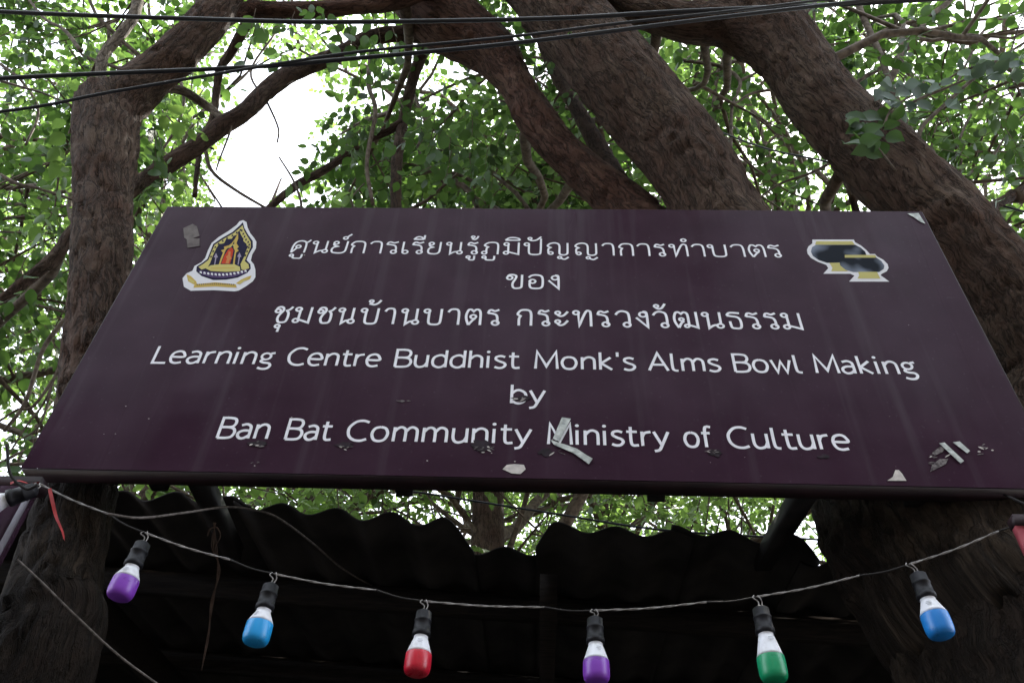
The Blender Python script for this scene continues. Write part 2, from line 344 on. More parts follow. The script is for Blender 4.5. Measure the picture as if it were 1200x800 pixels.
# ---- lettering: a stroke alphabet; every glyph is a set of centre lines
# 'x,y' points run smoothly, '!' marks a sharp corner, ';' starts a new stroke, 'o x y r' is a ring
G = {
 'ก': '.12,0 .12,.42 .22,.60! .02,.72 .2,.95 .5,1 .8,.95 .93,.72 .94,0',
 'า': '0,.80 .2,.96 .5,1 .8,.95 .93,.7 .94,0',
 'ร': '0,.74 .10,.92 .3,.97 .62,.90 1,.99; 0,.76 .35,.74 .72,.66 .86,.48 .88,.14; o .71 .14 .15',
 'น': 'o .13 .86 .13; .25,.86 .26,0! .5,.16 .74,.2; o .86 .14 .14; .9,1 .9,.2',
 'ย': 'o .24 .86 .13; .11,.86 .14,.66 .38,.55! .14,.46 .06,.26 .14,.06 .4,0 .68,.01 .87,.14 .91,.4 .92,1',
 'ศ': '.05,0 .05,.5 .17,.86 .45,1 .74,.9 .82,.6 .82,0; .05,0 .30,.38; o .38 .5 .13; .72,.86 .88,.9 1.02,1.08',
 'เ': '.2,1 .2,.3 .24,.12; o .38 .14 .15',
 'ภ': 'o .13 .13 .13; .25,.15 .25,.48 .34,.60! .12,.74 .3,.95 .6,1 .84,.94 .93,.7 .93,0',
 'ม': 'o .14 .86 .13; .26,.86 .27,.14; o .14 .13 .13; .27,.2 .6,.1 .92,0! .92,1',
 'ป': 'o .14 .86 .13; .26,.86 .27,.22 .36,.04 .6,0 .82,.04 .91,.22 .92,1.35',
 'บ': 'o .14 .86 .13; .26,.86 .27,.22 .36,.04 .6,0 .82,.04 .91,.22 .92,1',
 'ญ': 'o .16 .14 .12; .05,.14 .05,.48 .16,.60! .01,.74 .12,.93 .32,1 .50,.93 .57,.7 .57,.15 .64,.02 .8,0 .93,.1 .95,.3 .95,1; o .58 -.22 .10; .66,-.30 .82,-.36 1.0,-.18',
 'ท': 'o .13 .86 .13; .25,.86 .28,0! .5,.6 .68,.96 .84,.97 .90,.8 .91,0',
 'ต': '.22,0 .07,.35 .04,.65 .16,.95 .34,.98 .49,.86! .64,.98 .84,.95 .94,.7 .95,0; .22,0 .45,.28 .62,.42; o .49 .52 .13',
 'ฒ': '.18,0 .05,.35 .03,.65 .10,.93 .22,.98 .33,.88! .44,.98 .56,.92 .60,.7 .61,.12; .18,0 .3,.28 .42,.42; o .32 .52 .10; o .52 .11 .10; .61,.16 .8,.08 .96,0! .94,1',
 'ช': 'o .17 .74 .12; .05,.78 .12,.95 .3,1 .45,.92 .48,.75 .33,.5 .27,.25 .38,.03 .6,0 .8,.06 .86,.3 .83,.60 .70,.76! .86,.84 1,1.02',
 'ข': 'o .19 .77 .14; .05,.8 .15,.97 .38,1 .58,.90 .52,.65 .40,.42 .38,.18 .48,.02 .68,0 .88,.06 .93,.25 .93,1',
 'อ': '0,.80 .2,.95 .5,1 .85,.93 .97,.7 .97,.25 .85,.05 .5,0 .2,.04 .09,.2 .09,.45 .14,.58; o .27 .52 .15',
 'ง': 'o .60 .80 .16; .60,.98 .84,.96 .92,.75 .93,0! .03,.60',
 'ว': '0,.76 .2,.94 .5,1 .85,.9 .95,.6 .95,.15; o .77 .14 .15',
 'ะ': 'o .2 .83 .11; .12,.76 .35,.63 .65,.67 .97,.92; o .2 .27 .11; .12,.2 .35,.05 .65,.09 .97,.34',
 'ธ': '0,.80 .15,.95 .4,.99 .95,.96; 0,.80 .35,.76 .75,.70 .93,.52 .95,.2 .83,.02 .5,0 .25,.05 .19,.25 .17,.44',
 # marks, drawn in the box of their consonant
 'ู': 'o .14 -.24 .10; .24,-.24 .26,-.44 .5,-.48 .72,-.44 .75,-.14',
 'ุ': 'o .42 -.24 .11; .53,-.24 .52,-.60',
 '้': 'o .42 1.46 .09; .50,1.42 .40,1.28! .62,1.24 .82,1.34 .96,1.54',
 '์': 'o .72 1.28 .12; .80,1.36 1.05,1.62',
 'ี': '.0,1.22 .95,1.22; .0,1.22 .3,1.42 .65,1.42 .95,1.24; .97,1.2 .98,1.58',
 'ิ': '.05,1.20 .98,1.20; .05,1.20 .3,1.40 .65,1.42 .90,1.34 .98,1.20',
 'ั': 'o .30 1.36 .10; .22,1.28 .42,1.18 .68,1.24 .93,1.52',
 'ํ': 'o .80 1.34 .13',
}
LA = {  # cap height 1; third field of the key tuple is the advance
 'L': (.60, '.02,1! .02,0! .55,0'), 'C': (.80, '.72,.92 .5,1 .25,.94 .06,.7 .02,.48 .08,.22 .26,.04 .5,0 .72,.08'),
 'B': (.72, '.04,0! .04,1! .34,1 .54,.94 .60,.76 .52,.58 .34,.53; .04,.53! .36,.53 .58,.46 .65,.26 .56,.06 .36,0 .04,0'),
 'M': (.98, '.02,0! .07,1! .45,.14! .83,1! .88,0'), 'A': (.82, '0,0! .37,1! .74,0; .13,.33! .61,.33'),
 'e': (.66, '.04,.37! .54,.37 .52,.56 .42,.68 .27,.70 .1,.6 .03,.36 .1,.1 .28,.0 .52,.05'),
 'a': (.62, '.08,.64 .28,.70 .44,.62 .48,.45 .48,0; .48,.38 .22,.38 .05,.28 .04,.12 .16,0 .32,.02 .48,.16'),
 'r': (.44, '.05,.70! .05,0; .05,.42 .15,.62 .38,.69'), 'n': (.66, '.05,.70! .05,0; .05,.48 .2,.66 .36,.70 .50,.60 .53,.4 .53,0'),
 'i': (.26, '.06,.70! .06,0; o .06 .93 .03'), 'g': (.60, 'o .24 .47 .20; .40,.64 .56,.68; .14,.28 .08,.18 .2,.10 .42,.06 .50,-.08 .40,-.24 .2,-.27 .02,-.2'),
 't': (.46, '.14,.92! .14,.2 .22,.02 .42,.03; -.02,.68! .38,.68'), 'u': (.66, '.05,.70 .05,.25 .12,.06 .26,0 .44,.08 .53,.28; .53,.70! .53,0'),
 'd': (.68, '.56,1! .56,0; .56,.55 .42,.69 .25,.69 .08,.56 .03,.34 .08,.12 .25,0 .42,.03 .56,.2'),
 'b': (.68, '.05,1! .05,0; .05,.52 .2,.68 .36,.70 .53,.57 .58,.36 .52,.12 .36,0 .2,.02 .05,.15'),
 'h': (.66, '.05,1! .05,0; .05,.48 .2,.66 .36,.70 .50,.60 .53,.4 .53,0'),
 's': (.54, '.42,.64 .25,.70 .08,.64 .06,.5 .2,.39 .38,.30 .44,.17 .34,.03 .18,0 .02,.06'),
 'o': (.72, '.31,.70 .12,.62 .03,.36 .12,.08 .31,0 .50,.08 .59,.36 .50,.62 .31,.70'),
 'k': (.62, '.05,1! .05,0; .46,.70! .08,.36! .50,0'), "'": (.22, '.06,1.02! .06,.76'),
 'l': (.34, '.05,1! .05,.2 .12,.03 .26,0'), 'm': (1.0, '.05,.70! .05,0; .05,.48 .18,.66 .31,.70 .43,.60 .46,.4 .46,0; .46,.48 .58,.66 .71,.70 .84,.60 .87,.4 .87,0'),
 'y': (.62, '0,.70! .27,.04; .54,.70! .27,.04 .16,-.18 -.02,-.24'), 'w': (.86, '0,.70! .19,0! .38,.62! .57,0! .76,.70'),
 'f': (.42, '.40,.98 .24,1.0 .14,.84 .13,0; -.02,.68! .34,.68'),
}
def strokes(spec):
    out = []
    for s in spec.split(';'):
        s = s.strip()
        if s.startswith('o'):
            _, x, y, r = s.split(); x, y, r = float(x), float(y), float(r)
            out.append(('o', x, y, r)); continue
        pts = []; cur = []; runs = []
        for tk in s.split():
            sharp = tk.endswith('!'); x, y = map(float, tk.rstrip('!').split(',')); cur.append((x, y))
            if sharp:
                if len(cur) > 1: runs.append(cur)
                cur = [(x, y)]
        if len(cur) > 1: runs.append(cur)
        line = None
        for rn in runs:
            c = catmull(np.array(rn), 5 if len(rn) > 2 else 1)
            line = c if line is None else np.concatenate([line, c[1:]])
        out.append(('p', line))
    return out
def glyph_mesh(spec, sx, sy, x0, z0, w, dx=0., hy=0.):
    """ribbons of width w; spec box scaled by sx, sy; returns verts, faces on the panel"""
    V = []; F = []; nb = 0; lay = 0
    for st in strokes(spec):
        lay += 1
        if st[0] == 'o':
            _, x, y, r = st; r *= sy * 1.0; cx = (x + dx) * sx + x0; cz = y * sy + z0
            if r < .4 * w: rin = 0; rout = .62 * w
            else: rout = r + w * .32; rin = max(r - w * .55, r * .30)
            k = 20; th = np.linspace(0, 2 * math.pi, k, endpoint=False)
            A = np.stack([cx + rout * np.cos(th) * 1.05, cz + rout * np.sin(th)], 1); B = np.stack([cx + rin * np.cos(th) * 1.05, cz + rin * np.sin(th)], 1)
            P = np.concatenate([A, B]); j = np.arange(k); j2 = (j + 1) % k; f = np.stack([j, j2, k + j2, k + j], 1)
        else:
            c = st[1] * np.array([sx, sy]) + np.array([x0 + dx * sx, z0])
            d = np.diff(c, axis=0); ln = np.linalg.norm(d, axis=1); keep = np.concatenate([[True], ln > 1e-6]); c = c[keep]
            d = np.diff(c, axis=0); d /= np.linalg.norm(d, axis=1)[:, None]
            nrm = np.stack([-d[:, 1], d[:, 0]], 1); n = len(c)
            off = np.zeros((n, 2)); off[0] = nrm[0]; off[-1] = nrm[-1]
            for i in range(1, n - 1):
                m_ = nrm[i - 1] + nrm[i]; l_ = np.linalg.norm(m_); m_ = m_ / (l_ + 1e-9); cs = max(.42, m_ @ nrm[i]); off[i] = m_ / cs
            c0 = c.copy()
            P = np.concatenate([c0 + off * w / 2, c0 - off * w / 2]); i = np.arange(n - 1); f = np.stack([i, i + n, i + n + 1, i + 1], 1)
        y = -.0007 - .00014 * lay
        V.append(np.stack([P[:, 0], np.full(len(P), y), P[:, 1]], 1)); F.append(f + nb); nb += len(P)
    return np.concatenate(V), np.concatenate(F)
def inkbox(specs):
    xs = []
    for sp in specs:
        for st in strokes(sp):
            if st[0] == 'o': xs += [st[1] - st[3] * .9, st[1] + st[3] * .9]
            else: xs += list(st[1][:, 0])
    return min(xs), max(xs)
def letter(specs, xa, xb, z, h, w):
    a, b_ = inkbox(specs[:1]); sx = (xb - xa - w) / (b_ - a); V = []; F = []; nb = 0
    for sp in specs:
        v, f = glyph_mesh(sp, sx, h, xa + w / 2 - a * sx, z, w); V.append(v); F.append(f + nb); nb += len(v)
    V = np.concatenate(V); V[:, 1] += panel_yv(V[:, 0], V[:, 2]); V[:, 2] += SZ
    mesh_np('letter', V, [np.concatenate(F)], M['vinyl'], sign, smooth=False)
def sx_at(px, py):
    p = atY(px, py, 0); return p[0], p[2] - SZ
def thai(items, ymid, z0, h, w):
    for gl, a, b_ in items:
        letter([G[c] for c in gl], sx_at(a, ymid)[0], sx_at(b_, ymid)[0], z0, h, w)
LT = ((341, .8200), (915, .8260))
thai([('ศู', 341.5, 363), ('น', 365, 385), ('ย์', 388, 407), ('ก', 410, 428.5), ('า', 432, 448), ('ร', 451.5, 467), ('เ', 471, 479),
      ('รี', 482, 497), ('ย', 501, 517), ('น', 522.5, 542.5), ('รู้', 547, 561), ('ภู', 564.5, 585), ('มิ', 590, 609), ('ปั', 613.5, 635),
      ('ญ', 640.5, 667.5), ('ญ', 673, 701), ('า', 704.5, 720), ('ก', 724.5, 742.5), ('า', 745.5, 761.5), ('ร', 766, 780), ('ทํ', 783.5, 806),
      ('า', 809.5, 825.5), ('บ', 828.5, 851), ('า', 855, 872), ('ต', 876, 896), ('ร', 899, 914.5)], 291, .8215, .0575, .0062)
thai([('ข', 593, 613), ('อ', 618, 637.5), ('ง', 641.5, 656)], 329.5, .6670, .060, .0068)
thai([('ชุ', 319.5, 341), ('ม', 343.5, 364), ('ช', 370, 391.5), ('น', 395, 415.5), ('บ้', 421, 443), ('า', 448.5, 463), ('น', 469.5, 491),
      ('บ', 495.5, 518), ('า', 523, 539), ('ต', 544.5, 564.5), ('ร', 570, 586), ('ก', 605, 624), ('ร', 629.5, 645), ('ะ', 650.5, 667),
      ('ท', 671, 694), ('ร', 699, 715), ('ว', 720, 739), ('ง', 744, 760), ('วั', 764, 783), ('ฒ', 788.5, 818), ('น', 822.5, 847),
      ('ธ', 850.5, 869), ('ร', 873, 890), ('ร', 894.5, 911), ('ม', 915.5, 938)], 373, .5120, .0635, .0072)
def word(txt, a, b_, ymid, z0, h, w):
    xa, xb = sx_at(a, ymid)[0], sx_at(b_, ymid)[0]
    pos = []; x = 0
    for c in txt: pos.append(x); x += LA[c][0] + .055
    lo = pos[0] + inkbox([LA[txt[0]][1]])[0]; hi = pos[-1] + inkbox([LA[txt[-1]][1]])[1]
    sx = (xb - xa - w) / (hi - lo)
    for c, p in zip(txt, pos):
        v, f = glyph_mesh(LA[c][1], sx, h, xa + w / 2 + (p - lo) * sx, z0, w)
        v[:, 1] += panel_yv(v[:, 0], v[:, 2]); v[:, 2] += SZ
        mesh_np('letter', v, [f], M['vinyl'], sign, smooth=False)
LH, LW = .0625, .0075
for t_, a, b_ in (('Learning', 181, 324), ('Centre', 337, 447.5), ('Buddhist', 462.5, 611), ('Monk\'s', 626, 745), ('Alms', 758.5, 844.5),
                  ('Bowl', 859, 940), ('Making', 954, 1074.5)):
    word(t_, a, b_, 416 + (a - 181) * .0175, .3500, LH, LW)
word('by', 598, 640, 463, .2290, LH, LW)
for t_, a, b_ in (('Ban', 256, 317), ('Bat', 335, 391.5), ('Community', 406, 624), ('Ministry', 641, 785), ('of', 800.5, 836), ('Culture', 852, 995)):
    word(t_, a, b_, 504 + (a - 251) * .017, .1010, LH + .0005, LW)

# ---- flat prints and scraps on the panel: polygons in photograph-measured sign coordinates
def poly_on_sign(name, pts, mat_, lift, parent=sign, smoothn=0, thick=0., label=None):
    P = np.array([sx_at(x, y) for x, y in pts])
    if smoothn:
        P = catmull(np.concatenate([P, P[:1]]), smoothn)[:-1]
    bm = bmesh.new(); y = panel_y(P[:, 0].mean(), P[:, 1].mean()) - (.0009 + (lift - .003) * .75)
    vs = [bm.verts.new((p[0], y, p[1] + SZ)) for p in P]
    f = bm.faces.new(vs); f.normal_update()
    if f.normal.y > 0: f.normal_flip()
    if thick:
        r = bmesh.ops.extrude_face_region(bm, geom=[f]); 
        for v in [e for e in r['geom'] if isinstance(e, bmesh.types.BMVert)]: v.co.y += thick
    bmesh.ops.triangulate(bm, faces=bm.faces[:])
    me = bpy.data.meshes.new(name); bm.to_mesh(me); bm.free()
    o = link(name, me, mat_, parent, smooth=False)
    if label: o['label'] = label
    return o
def flat(name, c, r=.6, **k): M[name] = mat(name, c, r, .05, **k); return M[name]
flat('print_white', (.66, .66, .70)); flat('print_gold', (.52, .46, .16)); flat('print_navy', (.012, .010, .035)); flat('print_purple', (.07, .045, .12)); flat('print_lilac', (.30, .26, .36))
flat('print_red', (.48, .05, .02)); flat('print_yellow', (.46, .42, .16)); flat('print_ochre', (.50, .36, .09)); flat('print_orange', (.5, .2, .07))
def Z7(x, y): return (200 + x / 8., 250 + y / 8.)         # coordinates measured on an 8x enlargement
def Z8(x, y): return (930 + x / 8.892, 260 + y / 8.892)
emb = poly_on_sign('emblem', [Z7(*p) for p in ((680, 66), (712, 85), (722, 135), (748, 190), (785, 235), (805, 270), (800, 330), (765, 390), (752, 445), (780, 480), (795, 530), (795, 600), (770, 640), (700, 690), (640, 725), (600, 733), (400, 722), (190, 728), (125, 690), (112, 610), (150, 565), (205, 540), (225, 495), (290, 460), (325, 420), (350, 350), (385, 280), (450, 225), (540, 170), (620, 110), (645, 78))],
                   M['print_white'], .003, label='temple shaped crest with a white border')
def lay(name, pts, m, l, sm=0, tr=Z7, parent=emb): return poly_on_sign(name, [tr(*p) for p in pts], m, l, parent, sm)
lay('crest_outline', ((678, 85), (692, 140), (725, 200), (770, 262), (772, 320), (735, 385), (712, 440), (748, 480), (752, 520), (720, 560), (630, 605), (520, 625), (400, 628), (290, 590), (240, 545), (245, 500), (300, 465), (345, 430), (375, 355), (400, 290), (480, 235), (580, 178), (650, 115)), M['print_navy'], .0032)
lay('crest_gold', ((674, 115), (690, 165), (718, 215), (752, 270), (752, 320), (722, 385), (695, 450), (730, 480), (738, 515), (700, 540), (665, 528), (655, 480), (690, 400), (715, 330), (712, 290), (680, 260), (668, 215), (650, 190), (625, 200), (600, 215), (585, 240), (520, 245), (500, 285), (455, 290), (430, 330), (400, 390), (370, 470), (345, 512), (290, 530), (262, 505), (310, 475), (355, 440), (385, 365), (412, 300), (490, 248), (590, 190), (650, 140)), M['print_gold'], .0034)
lay('crest_field', ((646, 165), (658, 200), (662, 222), (684, 236), (682, 262), (700, 300), (730, 312), (712, 345), (690, 410), (655, 480), (664, 528), (560, 490), (350, 515), (372, 470), (396, 400), (422, 345), (436, 318), (470, 312), (486, 286), (520, 278), (532, 252), (572, 246), (590, 214), (622, 206), (630, 180)), M['print_navy'], .0036)
lay('spire', ((634, 186), (634, 240), (618, 285), (640, 318), (622, 334), (640, 352), (614, 372), (606, 430), (600, 490), (450, 492), (470, 425), (492, 372), (472, 350), (506, 340), (500, 316), (545, 305), (575, 282), (605, 240)), M['print_ochre'], .0038)
lay('spire_field', ((596, 262), (600, 300), (590, 330), (604, 352), (596, 400), (584, 484), (466, 484), (488, 425), (508, 372), (520, 345), (548, 318), (580, 300)), M['print_navy'], .0039)
lay('spire_line', ((600, 290), (596, 330), (585, 300), (560, 325), (540, 330), (560, 308)), M['print_gold'], .0040)
lay('doorway', ((575, 322), (590, 350), (580, 400), (556, 478), (475, 475), (505, 400), (540, 345)), M['print_red'], .0040)
lay('figure', ((545, 360), (565, 365), (560, 400), (575, 430), (555, 440), (545, 475), (515, 472), (530, 430), (520, 410), (540, 395)), M['print_orange'], .0042)
for q in ((405, 415), (625, 410)):
    lay('tiered_umbrella', ((q[0], q[1]), (q[0] + 22, q[1] - 40), (q[0] + 40, q[1] + 2), (q[0] + 26, q[1] + 4), (q[0] + 12, q[1] + 75), (q[0] + 4, q[1] + 75), (q[0] + 14, q[1] + 4)), M['print_lilac'], .0040)
lay('plinth', ((330, 520), (375, 492), (455, 482), (600, 482), (650, 505), (655, 545), (520, 552), (380, 545)), M['print_gold'], .0040)
for k in range(9):                              # flame motifs along the gilded border
    for (ax, ay), (bx, by) in (((640, 150), (398, 400)), ((676, 150), (742, 330))):
        t_ = (k + .5) / 9; Q_ = [(655, 160), (620, 185), (580, 212), (530, 238), (490, 262), (450, 290), (420, 320), (400, 360), (380, 410)] if ax == 640 else [(668, 165), (682, 195), (694, 222), (708, 250), (728, 272), (738, 298), (734, 325), (718, 360), (702, 398)]; x, y = Q_[k]
        lay('flame_motif', ((x - 10, y + 12), (x - 4, y - 10), (x + 12, y - 6), (x + 4, y + 2), (x + 12, y + 12), (x + 1, y + 7)), M['print_navy'], .0038)
lay('plinth_line', ((380, 515), (600, 512), (602, 520), (380, 523)), M['print_ochre'], .0042)
lay('scroll_border', ((255, 535), (360, 555), (520, 560), (650, 548), (735, 520), (700, 565), (600, 600), (500, 612), (390, 608), (300, 580)), M['print_purple'], .0042)
for k in range(13):
    t_ = k / 12; x = 285 + 420 * t_; y = 560 + 28 * math.sin(math.pi * t_) - 12 * t_
    lay('scroll_motif', ((x - 11, y - 12), (x + 3, y - 14), (x + 11, y), (x + 4, y + 12), (x - 2, y + 2), (x - 10, y + 8)), M['print_white'], .0044)
lay('ribbon', ((225, 668), (420, 650), (610, 668), (622, 700), (420, 688), (215, 700)), M['print_ochre'], .0034)
lay('ribbon_end', ((150, 575), (190, 590), (240, 640), (250, 668), (215, 668), (165, 640)), M['print_ochre'], .0034)
lay('ribbon_end', ((760, 585), (745, 620), (690, 640), (650, 668), (612, 660), (660, 625), (715, 600)), M['print_ochre'], .0034)
lay('ribbon_fold', ((160, 600), (225, 640), (215, 660), (180, 640)), M['print_gold'], .0036)
lay('ribbon_fold', ((735, 605), (690, 640), (640, 668), (650, 645)), M['print_gold'], .0036)
for k in range(18):
    x = 245 + k * 20; y = 673 - 8 * math.sin(math.pi * k / 17)
    lay('ribbon_letter', ((x, y - 7), (x + 11, y - 7), (x + 11, y + 8), (x + 7, y + 8), (x + 7, y - 2), (x + 3, y - 2), (x + 3, y + 8), (x, y + 8)), M['print_navy'], .0036)
bowl = poly_on_sign('bowl_emblem', [Z8(*p) for p in ((195, 185), (628, 185), (640, 212), (700, 245), (755, 290), (795, 335), (848, 335), (870, 360), (935, 395), (980, 440), (990, 480), (970, 515), (920, 540), (905, 555), (998, 622), (578, 622), (634, 560), (590, 540), (310, 540), (362, 482), (340, 448), (250, 415), (180, 375), (145, 330), (140, 290), (155, 255), (195, 225))],
                    M['print_white'], .003, label='two overlapping alms bowls with yellow rims')
M['bowl_grey'] = noisy(mat('print_bowl_grey', (.1, .12, .16), .6, .05), (.008, .011, .018), (.17, .20, .26), 14, 1, lo=.45, hi=.68)
lay('rear_bowl', ((232, 240), (640, 240), (700, 270), (745, 310), (760, 350), (700, 350), (535, 352), (535, 376), (490, 425), (350, 428), (260, 398), (200, 355), (180, 310), (192, 265)), M['bowl_grey'], .0034, tr=Z8, parent=bowl)
lay('rim', ((236, 203), (612, 203), (636, 238), (222, 238)), M['print_yellow'], .0034, tr=Z8, parent=bowl)
lay('foot', ((372, 427), (490, 427), (500, 470), (570, 515), (392, 515), (405, 480)), M['print_yellow'], .0034, tr=Z8, parent=bowl)
lay('front_bowl', ((525, 372), (860, 372), (915, 410), (945, 455), (940, 490), (890, 524), (620, 524), (540, 500), (485, 455), (478, 425), (500, 400)), M['bowl_grey'], .0036, tr=Z8, parent=bowl)
lay('rim', ((533, 346), (850, 346), (862, 374), (533, 374)), M['print_yellow'], .0038, tr=Z8, parent=bowl)
lay('foot', ((672, 522), (868, 522), (905, 592), (665, 590), (684, 560)), M['print_yellow'], .0038, tr=Z8, parent=bowl)
# scraps of tape and torn labels
M['tape'] = noisy(mat('dull_silver_tape', (.4, .42, .42), .45, .5), (.25, .28, .27), (.55, .58, .56), 60, 4, .4)
M['residue'] = noisy(mat('glue_residue', (.1, .09, .09), .8, .2), (.05, .04, .045), (.20, .18, .18), 120, 6)
M['paper'] = noisy(mat('torn_paper', (.55, .52, .5), .9, .1), (.42, .39, .38), (.62, .58, .55), 60)
M['grime'] = noisy(mat('dark_grime', (.012, .008, .011), .7, .2), (.009, .005, .008), (.022, .012, .020), 50)
M['faint'] = noisy(mat('faded_scrap', (.09, .075, .075), .8, .2), (.050, .038, .044), (.085, .068, .072), 60)
M['pale_scrap'] = noisy(mat('pale_scrap', (.14, .12, .115), .8, .2), (.10, .085, .085), (.17, .15, .145), 40)
def scrap(name, pts, m, lift=.0046, n=0, thick=.0008): return poly_on_sign(name, pts, M[m], lift, sign, n, thick)
scrap('torn_label', ((215, 268), (226, 263), (231, 266), (234, 277), (226, 280), (234, 280), (234, 289), (220, 291), (219, 281), (216, 279)), 'pale_scrap')
scrap('tape_strip', ((658.5, 490), (669, 491.5), (655.5, 518), (651, 516.5), (648, 514.5)), 'tape', .0075)
scrap('tape_strip', ((645, 516.5), (649, 522), (660, 527), (672, 532), (690, 545), (694.5, 538.5), (688, 535), (676, 527), (662, 522), (652, 519)), 'tape', .0088)
scrap('torn_label', ((589, 550), (594, 545), (603, 544), (614, 545), (616, 550), (610, 555.5), (600, 555)), 'paper')
scrap('torn_label', ((1049, 551), (1053, 551), (1057, 555.5), (1062, 563.5), (1039.5, 563.5), (1046, 559)), 'paper')
scrap('tape_strip', ((1100, 520.5), (1106, 519.5), (1129, 541), (1125, 544)), 'tape', .0085)
scrap('tape_strip', ((1116, 519), (1124, 518), (1136, 529), (1133, 532), (1124, 525)), 'tape', .0075)
scrap('glue_residue', ((1090, 553), (1092, 545), (1101, 538), (1111, 538), (1108, 544), (1098, 549)), 'residue')
scrap('glue_residue', ((1092, 531), (1101, 524), (1110, 522), (1104, 530), (1095, 534)), 'residue', .005)
def jag(x, y, a, b_, n=13, lo=.45):
    return [(x + a * math.cos(t_) * random.uniform(lo, 1.1), y + b_ * math.sin(t_) * random.uniform(lo, 1.15)) for t_ in np.linspace(0, 6.28, n, endpoint=False)]
for (x, y, a, b_) in ((302, 520, 14, 4.5), (404, 521, 12, 4), (563, 523, 17, 8), (640, 529, 10, 7), (838, 531, 10, 5), (965, 535, 7, 3), (612, 467, 13, 3.5)):
    scrap('grime_patch', jag(x, y, a, b_, 17), 'grime', .0041)
for (x, y, a, b_, n_) in ((302, 521, 12, 4, 7), (405, 525, 11, 2.5, 5), (566, 527, 13, 4.5, 9), (836, 529, 8, 3, 5), (608, 469, 12, 3, 8), (301, 542, 8, 1.4, 3), (1101, 536, 16, 12, 9), (1155, 527, 11, 9, 8), (470, 470, 14, .8, 4), (652, 530, 10, 3, 3)):
    for _ in range(n_):                         # slivers of torn film and glue
        cx_, cy_ = x + random.uniform(-a, a) * .8, y + random.uniform(-b_, b_) * .8; ang = random.uniform(-.7, .5); l_ = random.uniform(1.5, 4.5); w_ = random.uniform(.35, 1.0)
        ca, sa = math.cos(ang), math.sin(ang)
        scrap('film_sliver', [(cx_ + u_ * l_ * ca - v_ * w_ * sa, cy_ + u_ * l_ * sa + v_ * w_ * ca) for u_, v_ in ((-1, .1), (-.3, -1), (.6, -.7), (1, .2), (.2, .9), (-.6, .7))], random.choice(('residue', 'residue', 'faint', 'paper')), .0046 + .0006 * random.random(), 0, .0005)
scrap('tape_strip', ((1063, 251), (1076, 250.5), (1084, 263), (1079, 261), (1070, 255)), 'tape', .006)
for k in range(34):                             # tiny chips of paint
    x, y = random.uniform(60, 1180), random.choice((random.uniform(470, 548), random.uniform(270, 540))); s_ = random.uniform(.5, 1.1)
    scrap('paint_chip', [(x - s_, y), (x, y - s_ * .5), (x + s_ * 1.2, y - .1), (x + .3, y + s_ * .5)], random.choice(('paper', 'residue', 'grime')), .0046, 0, .0004)

# ------------------------------------------------------------------ second board at the lower left, its right edge in view
p1 = atY(46, 569, -.10)
b2 = empty('side_board', (p1[0] - .6, -.10, p1[2] - .5)); tag(b2, 'second purple board at the lower left corner, only its right edge in view', 'sign')
g = MB(); g.box((p1[0] - .62, -.08, p1[2] - .40), (.60, .018, .40)); g.build('panel', M['sign'], b2)
M['edge'] = mat('worn_metal_edge', (.12, .11, .13), .55, .4, .2)
g = MB(); g.box((p1[0] - .012, -.0995, p1[2] - .40), (.006, .0025, .40)); g.build('edge_strip', M['edge'], b2)
g = MB(); g.box((p1[0] - .606, -.075, p1[2] + .014), (.60, .022, .013)); g.build('top_rail', M['sign_frame'], b2)
# red board hanging at the right edge
p2 = atY(1188, 618, -.12); p3 = atY(1193, 668, -.12)
rb = empty('red_plaque', tuple(p2)); tag(rb, 'faded red plaque cut off by the right edge, against the trunk', 'plaque')
M['red'] = noisy(mat('faded_red_paint', (.30, .05, .06), .6, .3), (.20, .03, .045), (.34, .07, .08), 20)
zt, zb = p2[2], p3[2]
g = MB(); g.box((p2[0] + .10, -.12, (zt + zb) / 2), (.10, .008, (zt - zb) / 2)); g.build('plate', M['red'], rb)
g = MB(); g.box((p2[0] + .10, -.12, zt + .012), (.10, .014, .011)); g.build('top_rail', M['sign_frame'], rb)
g = MB(); g.tube([(p2[0] + .10, -.12, zt + .02), (p2[0] + .1, .02, SZ - .004)], .003, 6); g.build('hanger', M['steel'], rb)

# ------------------------------------------------------------------ light string
M['rubber'] = noisy(mat('black_rubber', (.01, .01, .012), .5, .22), (.006, .006, .008), (.014, .014, .018), 60)
M['pwhite'] = noisy(mat('white_plastic', (.72, .74, .80), .35, .5), (.55, .55, .58), (.74, .76, .82), 35, 6, lo=.3, hi=.5)
M['cordw'] = noisy(mat('grey_white_cord', (.4, .38, .37), .8, .2), (.17, .16, .155), (.36, .345, .34), 90)
M['cordb'] = mat('black_cord', (.02, .018, .018), .7, .3)
M['print_grey'] = mat('grey_print', (.25, .26, .3), .6, .3)
def capmat(n, c):
    a = tuple(x * .72 + .02 for x in c); return noisy(mat(n, c, .24, .5, **{'Subsurface Weight': .10, 'Subsurface Radius': (.01, .01, .01), 'Subsurface Scale': 1.0}), a, c, 30, 6, lo=.30, hi=.48, rough=(.15, .45))
M['purple'] = capmat('purple_plastic', (.22, .05, .46)); M['blue'] = capmat('blue_plastic', (.015, .32, .72)); M['redp'] = capmat('red_plastic', (.55, .012, .035))
M['green'] = capmat('green_plastic', (.008, .30, .13)); M['blue2'] = capmat('deep_blue_plastic', (.015, .21, .62))
